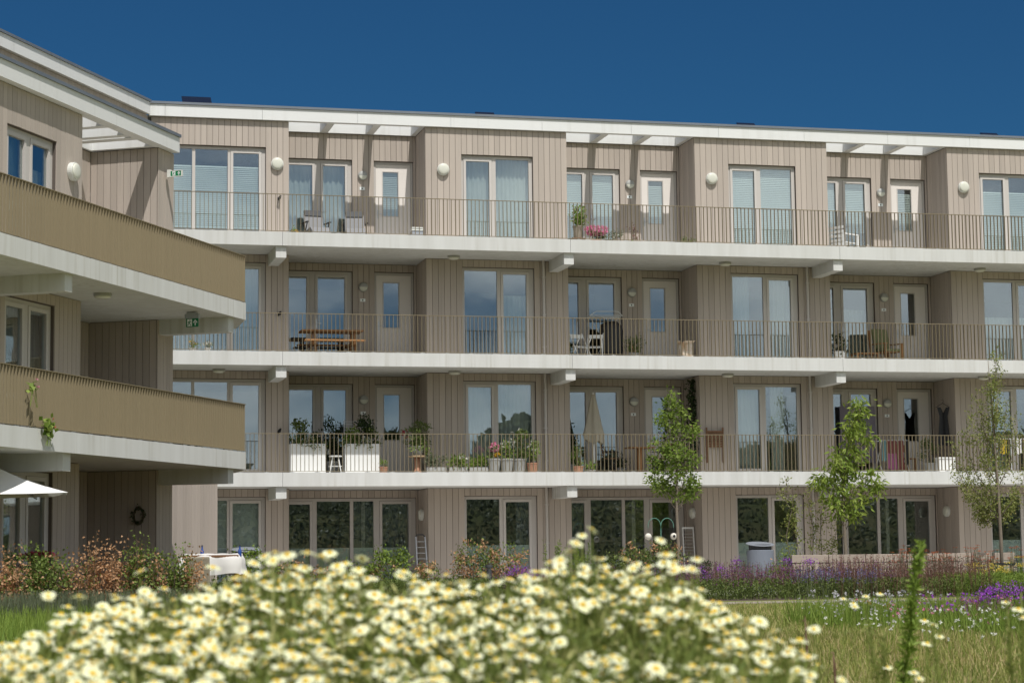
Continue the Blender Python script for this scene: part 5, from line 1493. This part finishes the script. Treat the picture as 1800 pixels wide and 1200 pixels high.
for j in range(9):
    x = 13.4 + j * .36; bloomer('orange_helenium', f'rust-orange helenium in front of the long bench, {ORD[j]} of nine', (x, -6.4 + .3 * math.sin(j * 2.1), -.1), .99 + .08 * math.sin(j * 1.7), .22, 16, .03, 'helenium', 'leaf_grey', 'orange heleniums', True)
for j, (x, y) in enumerate(((14.6, -8.0), (15.0, -8.3), (16.1, -7.6), (16.35, -8.0), (16.6, -7.4), (16.85, -7.8), (17.1, -7.5))):
    bloomer('yellow_yarrow', f'yellow flat-topped yarrow by the staked right tree, {ORD[j] if j < 6 else ORD[8]} of seven', (x, y, -.1), .66 + .14 * (x > 16) + .05 * math.sin(j * 3), .24, 18, .055, 'yarrow', 'leaf_lush', 'yellow yarrows', True)
for j, (x, y, h) in enumerate(((3.7, -8.5, .70), (4.0, -8.7, .74), (7.75, -7.6, .70), (8.15, -8.0, .62), (8.55, -7.9, .66), (9.0, -7.6, .80), (10.3, -7.5, .84), (10.65, -7.8, .78))):
    bloomer('purple_phlox', f'purple phlox in the bed left of the bench, {ORD[j] if j < 7 else ORD[8]} of eight', (x, y, -.1), h, .10, 3, .055, 'phlox', 'leaf_green', 'purple phloxes far', nleaf=70, per=40)
for j, (x, y, h) in enumerate(((5.45, -26.3, .36), (5.75, -26.1, .48), (5.95, -26.0, .44), (6.05, -26.4, .50), (6.3, -26.2, .40))):
    bloomer('purple_phlox', f'vivid purple phlox at the right edge behind the lawn, {ORD[j] if j < 4 else ORD[8]} of five', (x, y, -.1), h, .16, 6, .045, 'phlox', 'leaf_dark', 'purple phloxes near', nleaf=120, per=34)
P = quadpts(190, [(3.2, -27.5), (4.9, -27.0), (5.2, -24.5), (3.6, -24.8)]); P[:, 2] += rng.uniform(.14, .46, 190)
Pl = quadpts(4200, [(3.0, -27.7), (6.6, -27.4), (6.8, -24.0), (3.4, -24.4)])
stuff('white_asters', 'small white and lilac asters with green foliage at the right edge of the lawn', 'flowers', [(flower_geo(P, .028, 7), 'aster'), (blade_geo(Pl, rng.uniform(.15, .42, 4200), .012, .3), 'leaf_lush')])
for j, (x, y) in enumerate(((4.0, -26.3), (4.1, -27.2), (4.15, -26.5), (4.3, -26.1))):
    bloomer('orange_flower', f'small orange flower among the white asters, {ORD[j] if j < 3 else ORD[8]} of four', (x, y, -.1), .33, .05, 2, .03, 'helenium', 'leaf_green', 'orange flowers among the asters', nleaf=20, per=14)
P = quadpts(260, [(4.6, -28.8), (6.4, -28.8), (6.8, -26.2), (4.8, -26.4)]); sa, st = spikes(P, rng.uniform(.25, .42, 260), .5, .022)
stuff('lilac_perennials', 'faded purple-brown perennials below the vivid phlox at right', 'flowers', [(sa, 'salvia'), (st, 'salvia_brown')])
Pg = quadpts(2600, [(3.4, -31.5), (5.6, -31.5), (6.2, -28.6), (3.6, -28.6)])
stuff('tall_grass_tuft', 'taller green grass tufts right of the lawn', 'grass', [(blade_geo(Pg, rng.uniform(.15, .42, 2600), .011, .45), 'leaf_lush')])

for nm, lab, q, n_, hh, sz, mm in (('pink_flowers', 'loose pale pink flowers scattered in the grass at right', [(2.6, -30.5), (5.8, -30.0), (6.4, -26.5), (3.4, -26.5)], 110, (.15, .40), .026, 'pink_bloom'),
                                   ('white_flowers', 'loose white flower heads scattered in the grass at right', [(1.2, -33.5), (4.2, -33.0), (5.6, -28.5), (2.6, -28.0)], 130, (.12, .34), .026, 'white_bloom'),
                                   ('lilac_flowers', 'loose lilac flower heads in front of the vivid phlox', [(4.0, -29.0), (6.4, -28.6), (6.6, -26.0), (4.4, -26.0)], 150, (.2, .42), .028, 'phlox')):
    P = quadpts(n_, q); top = P.copy(); top[:, 2] += rng.uniform(hh[0], hh[1], n_); s_ = np.zeros_like(P); s_[:, 0] = .004
    stuff(nm, lab, 'flowers', [(flower_geo(top, sz, 7), mm), ((np.stack([P - s_, P + s_, top + s_ * .5, top - s_ * .5], 1).reshape(-1, 3), np.arange(4 * n_).reshape(n_, 4)), 'leaf_lush')])
# ------------------------------------------------------------------ lawn
def wedge(n, d0, d1, a0, a1):
    """points on the lawn between two distances and two bearings (degrees clockwise from +Y) seen from the daisy bed"""
    d = np.sqrt(rng.uniform(d0 * d0, d1 * d1, n)); a = np.radians(rng.uniform(a0, a1, n))
    return np.stack([CAM[0] + d * np.sin(a), CAM[1] + d * np.cos(a), np.full(n, -.1)], 1)
Pn = np.concatenate([wedge(26000, 13, 24, 15, 30), wedge(9000, 12, 34, -2, 15)]); Pf = wedge(34000, 22, 38.5, 12, 30)
Pq = wedge(7000, 21, 33, -1.5, 3.6)
stuff('verge_plants', 'low grey-green plants between the daisies and the beech hedge at left', 'plants', [(blade_geo(Pq, rng.uniform(.12, .36, len(Pq)), .013, .35), 'leaf_lush')])
stuff('lawn_grass', 'short summer grass of the lawn, drier towards the viewer', 'grass', [(blade_geo(Pn, rng.uniform(.05, .14, len(Pn)), .011, .5), 'grass_blade'), (blade_geo(Pf, rng.uniform(.05, .13, len(Pf)), .013, .5), 'grass_fresh')])

# ------------------------------------------------------------------ daisies in the foreground
def daisy_head(var):
    r = .0170 + .0006 * var
    n = 15 + var % 3; Vs = []; Fs = []
    for i in range(n):
        a = 2 * math.pi * i / n + random.uniform(-.08, .08); L = r * random.uniform(.92, 1.06); wd = r * .33; dz = random.uniform(-.0015, .0025) - .002 * (var % 2)
        c, s = math.cos(a), math.sin(a); k = len(Vs)
        for rr, ww, zz in ((r * .30, wd * .5, 0), (r * .72, wd, .0015 + dz), (L, wd * .5, dz)):
            Vs += [(c * rr - s * ww / 2, s * rr + c * ww / 2, zz), (c * rr + s * ww / 2, s * rr - c * ww / 2, zz)]
        Fs += [(k, k + 1, k + 3, k + 2), (k + 2, k + 3, k + 5, k + 4)]
    d = MB(); d.lathe([(r * .35, -.001), (r * .35, .0015), (r * .27, .004), (r * .12, .0052), (.0003, .0055)], k=12)
    return (np.array(Vs), np.array(Fs)), d
HEADS = [daisy_head(v) for v in range(6)]
PET = []; DSC = []
for (V, F), d in HEADS:
    o = np_object('petals', V, F, 'petal'); PET.append(o.data); bpy.data.objects.remove(o)
    DSC.append(d.mesh('disc', 'disc', True))
stem_m = MB(); stem_m.tube([(0, 0, 0), (.012, .005, .35), (0, 0, .7), (0, 0, 1)], [.0016, .0015, .0012, .0012], 5); STEM = stem_m.mesh('stem', 'daisy_green')
# outline of the bed: height of the tallest blooms over the bearing
ENV_A = [0, 60, 100, 200, 300, 380, 430, 500, 600, 700, 800, 900, 980, 1040, 1100, 1170, 1220, 1260, 1300, 1340, 1430, 1480]
ENV_Y = [1130, 1095, 1078, 1050, 1032, 1008, 992, 980, 988, 1008, 1012, 1006, 984, 975, 982, 986, 1004, 1044, 1074, 1100, 1142, 1200]
def bearing(x): return YAW + math.atan((x - 900) / 3642)
def place(x, y, D):
    """point at distance D, x / y given as bearing and height angles of a 3642 px focal length"""
    d = _f + _r2 * ((x - 900) / 3642) - _u2 * ((y - 600) / 3642)
    return Vector((-6.845, -51.068, 0.845)) + d * D
cand = []
tries = 0
def canopy(x, t):          # t: 0 front edge, 1 back of the bed
    yt = np.interp(x, ENV_A, ENV_Y) + 14
    return 1240 - (1240 - yt) * t ** .9, 3.55 + 1.35 * t
while len(cand) < 1400 and tries < 60000:
    tries += 1
    x = random.uniform(-40, 1440); t = random.random() ** .9
    y, D = canopy(x, t)
    dens = .62 + .38 * math.sin(x * .011 + y * .02) * math.cos(x * .023 - y * .013) - (.30 if x > 850 and y > 1090 else 0)
    if x > 1280: dens *= .55
    if random.random() > dens: continue
    y += random.gauss(0, 12) - (random.expovariate(1 / 22) if random.random() < .12 else 0); D += random.gauss(0, .12)
    p = place(x, y, D)
    if any((p - q).length < .022 for q, _ in cand): continue
    cand.append((p, D))
for x, y, D in ((480, 985, 4.1), (505, 975, 4.1), (540, 972, 4.1), (565, 978, 4.2), (592, 997, 4.3), (1013, 955, 4.2), (1003, 968, 4.2), (985, 985, 4.2), (1050, 982, 4.4), (975, 1005, 4.4), (1170, 975, 4.3), (1225, 982, 4.3), (1200, 1000, 4.3), (85, 1050, 4.4), (100, 1095, 4.0), (85, 1045, 4.6), (140, 1048, 4.6), (1265, 1092, 4.4), (1290, 1080, 4.6), (1335, 1092, 4.4), (1385, 1146, 4.2), (1420, 1155, 4.2), (1300, 1150, 4.3), (1405, 1125, 4.4), (1360, 1110, 4.6), (1345, 1180, 4.2), (1480, 1195, 4.2)):
    cand.append((place(x, y, D), D))
cand.sort(key=lambda c: c[1])
up0 = Vector((0.05, -.20, 1))
DLAB = 'cream and yellow daisy in the blurred foreground bed'
# the 280 nearest are single flowers, the others one mass
nrm = [(up0 + Vector((random.gauss(0, .26), random.gauss(0, .26), 0))).normalized() for _ in cand]
for i, (p, D) in enumerate(cand[:280]):
    v = i % 6; h = p.z + .1
    t = thing('daisy', DLAB, 'flower', (p.x, p.y, -.1), 0, 'cream daisies of the foreground bed')
    q = nrm[i].to_track_quat('Z', 'Y')
    sc = random.uniform(.72, 1.08)
    for nm, me in (('petals', PET[v]), ('disc', DSC[v])):
        o = bpy.data.objects.new(nm, me); COL.objects.link(o); o.parent = t; o.location = (0, 0, h); o.rotation_mode = 'QUATERNION'; o.rotation_quaternion = q; o.scale = (sc, sc, sc)
    o = bpy.data.objects.new('stem', STEM); COL.objects.link(o); o.parent = t; o.scale = (1, 1, h - .001)
pp = []; dd = []; ss = []
for i, (p, D) in list(enumerate(cand))[280:]:
    v = i % 6; M = np.array(nrm[i].to_track_quat('Z', 'Y').to_matrix()); (V, F), d = HEADS[v]; M = M * random.uniform(.72, 1.08)
    pp.append((V @ M.T + np.array(p), F)); Vd = np.array(d.v) @ M.T + np.array(p); fq = np.array([f for f in d.f if len(f) == 4]); dd.append((Vd, fq))
    b = np.array((p.x, p.y, -.1)); s = np.array((.0015, 0, 0)); ss.append((np.array([b - s, b + s, np.array(p) + s, np.array(p) - s]), np.array([[0, 1, 2, 3]])))
stuff('daisy_mass', 'further cream daisies behind the nearest ones in the foreground bed', 'flowers', [(merge_geo(pp), 'petal'), (merge_geo(dd), 'disc'), (merge_geo(ss), 'daisy_green')])
# feathery foliage and buds under the blooms
n = 24000; xs = rng.uniform(-60, 1440, n); ts = rng.uniform(0, 1.0, n); ytop = np.interp(xs, ENV_A, ENV_Y) + 14
ys = 1240 - (1240 - ytop) * ts ** .9 + 12 + rng.exponential(32, n); Ds = 3.55 + 1.35 * ts + rng.normal(0, .08, n)
keep = (xs < 1250) | (rng.uniform(0, 1, n) < .35)
d = np.array(_f)[None] + np.array(_r2)[None] * ((xs - 900) / 3642)[:, None] - np.array(_u2)[None] * ((ys - 600) / 3642)[:, None]
P = (CAM[None] + d * Ds[:, None])[keep]
Pb = P[:450] + np.array((0, 0, .012))
V1 = leaf_geo(P[: len(P) // 2], rnd_dirs(len(P) // 2, .9), .045, .008)
V2 = blade_geo(P[len(P) // 2:] - np.array((0, 0, .16)), rng.uniform(.08, .16, len(P) - len(P) // 2), .0045, .25)
low = np.stack([P[::3, 0], P[::3, 1], np.full(len(P[::3]), -.1)], 1); V3 = blade_geo(low, np.maximum(.1, P[::3, 2] - .02), .006, .12)
stuff('daisy_foliage', 'feathery yellow-green foliage and buds of the foreground daisies', 'plants', [(flower_geo(Pb, .009, 6), 'petal'), (V1, 'daisy_green'), (V2, 'daisy_green'), (V3, 'daisy_green')])

# tall weeds at the right
def weed(label, x0, y0, x1, y1, D, wd, m, n, L, bent=0.0, name='tall_weed'):
    a = place(x0, y0, D); b = place(x1, y1, D); base = Vector((a.x, a.y, -.1)); t = thing(name, label, 'weed', base)
    pts = [Vector((0, 0, 0)), a - base, (a - base).lerp(b - base, .6) + Vector((bent * .5, 0, 0)), b - base + Vector((bent, 0, 0))]
    MB().tube(pts, [.006, .005, .004, .002], 6).build('stem', m, t, smooth=True)
    f = rng.uniform(.05, 1, n); z = np.interp(f, [0, 1], [0, pts[3].z]); P = np.stack([np.interp(z, [p.z for p in pts], [p.x for p in pts]), np.interp(z, [p.z for p in pts], [p.y for p in pts]), z], 1)
    D_ = rnd_dirs(n, .9); V, F = leaf_geo(P, D_, L * (1.15 - .6 * f), wd, .15); np_object('leaves', V, F, m, t)
weed('tall green leafy weed stem standing out of focus at the right', 1590, 1195, 1612, 955, 9.0, .012, 'leaf_spike', 700, .075, .015)
weed('thin brown dock stem left of the tall green weed', 1422, 1195, 1415, 1085, 9.0, .006, 'salvia_brown', 60, .03)
weed('short brown dock stem beside the thin one', 1468, 1195, 1465, 1145, 9.0, .006, 'salvia_brown', 50, .03)
for j, (x0, x1, y1) in enumerate(((1545, 1520, 1090), (1555, 1555, 1110), (1650, 1640, 1100), (1780, 1770, 1060), (1800, 1795, 1040))):
    weed(['pale feathery weed left of the tall green weed', 'low pale feathery weed just left of the tall green weed', 'feathery weed just right of the tall green weed', 'tall feathery weed near the right edge', 'rightmost feathery weed at the picture edge'][j], x0, 1200, x1, y1, 6.5, .005, 'daisy_green', 260, .055, 0, 'feathery_weed')
for j, (x, y, D) in enumerate(((1482, 1052, 8.5), (1500, 1060, 8.6), (1522, 1048, 8.4), (1547, 1043, 8.4), (1502, 1066, 8.0), (1790, 1070, 6), (1797, 1085, 6), (1768, 1058, 7), (1640, 1098, 7), (1625, 1090, 7.2), (1650, 1118, 7), (1630, 1130, 6.5), (1606, 1182, 6), (1560, 1172, 6.5), (1615, 1192, 6))):
    p = place(x, y, D); t = thing('white_daisy', 'small white daisy among the weeds at the right', 'flower', (p.x, p.y, -.1), 0, 'white daisies among the weeds')
    o = bpy.data.objects.new('petals', PET[j % 6]); COL.objects.link(o); o.parent = t; o.location = (0, 0, p.z + .1); o.rotation_euler = (.3, 0, 0)
    o = bpy.data.objects.new('disc', DSC[j % 6]); COL.objects.link(o); o.parent = t; o.location = (0, 0, p.z + .1); o.rotation_euler = (.3, 0, 0)
    o = bpy.data.objects.new('stem', STEM); COL.objects.link(o); o.parent = t; o.scale = (1, 1, p.z + .099)

# ------------------------------------------------------------------ wood on the far side of the lawn: only its mirror image shows, in the lower windows
Pw = []
for j in range(34):
    x = -140 + j * 9 + random.uniform(-3, 3); y = -150 + random.uniform(-8, 8); h = random.uniform(6.5, 12)
    Pw.append(ball_pts(3600, (x, y, 3.5 + h * .52), (6.5, 4, h * .52), .0)); Pw.append(ball_pts(900, (x + 4, y + 6, 4.6), (7, 2, 2.4), 0))
Pk = np.stack([rng.uniform(-140, 160, 60000), rng.uniform(-97, -76, 60000), np.zeros(60000)], 1); Pk[:, 2] = np.interp(-Pk[:, 1], [74, 79, 85, 90, 97], [-.1, 1.2, 3.0, 4.2, 4.3]) + rng.uniform(-.2, 1.0, 60000) * (1 + .8 * np.sin(Pk[:, 0] * .35) * np.sin(Pk[:, 1] * .5))
Pw = np.concatenate(Pw)
stuff('far_wood', 'dark belt of trees mirrored in the lower windows', 'wood', [(leaf_geo(Pw, rnd_dirs(len(Pw), .2), 1.1, .9), 'far_leaf'), (leaf_geo(Pk, rnd_dirs(len(Pk), .4), .38, .26), 'far_leaf')])
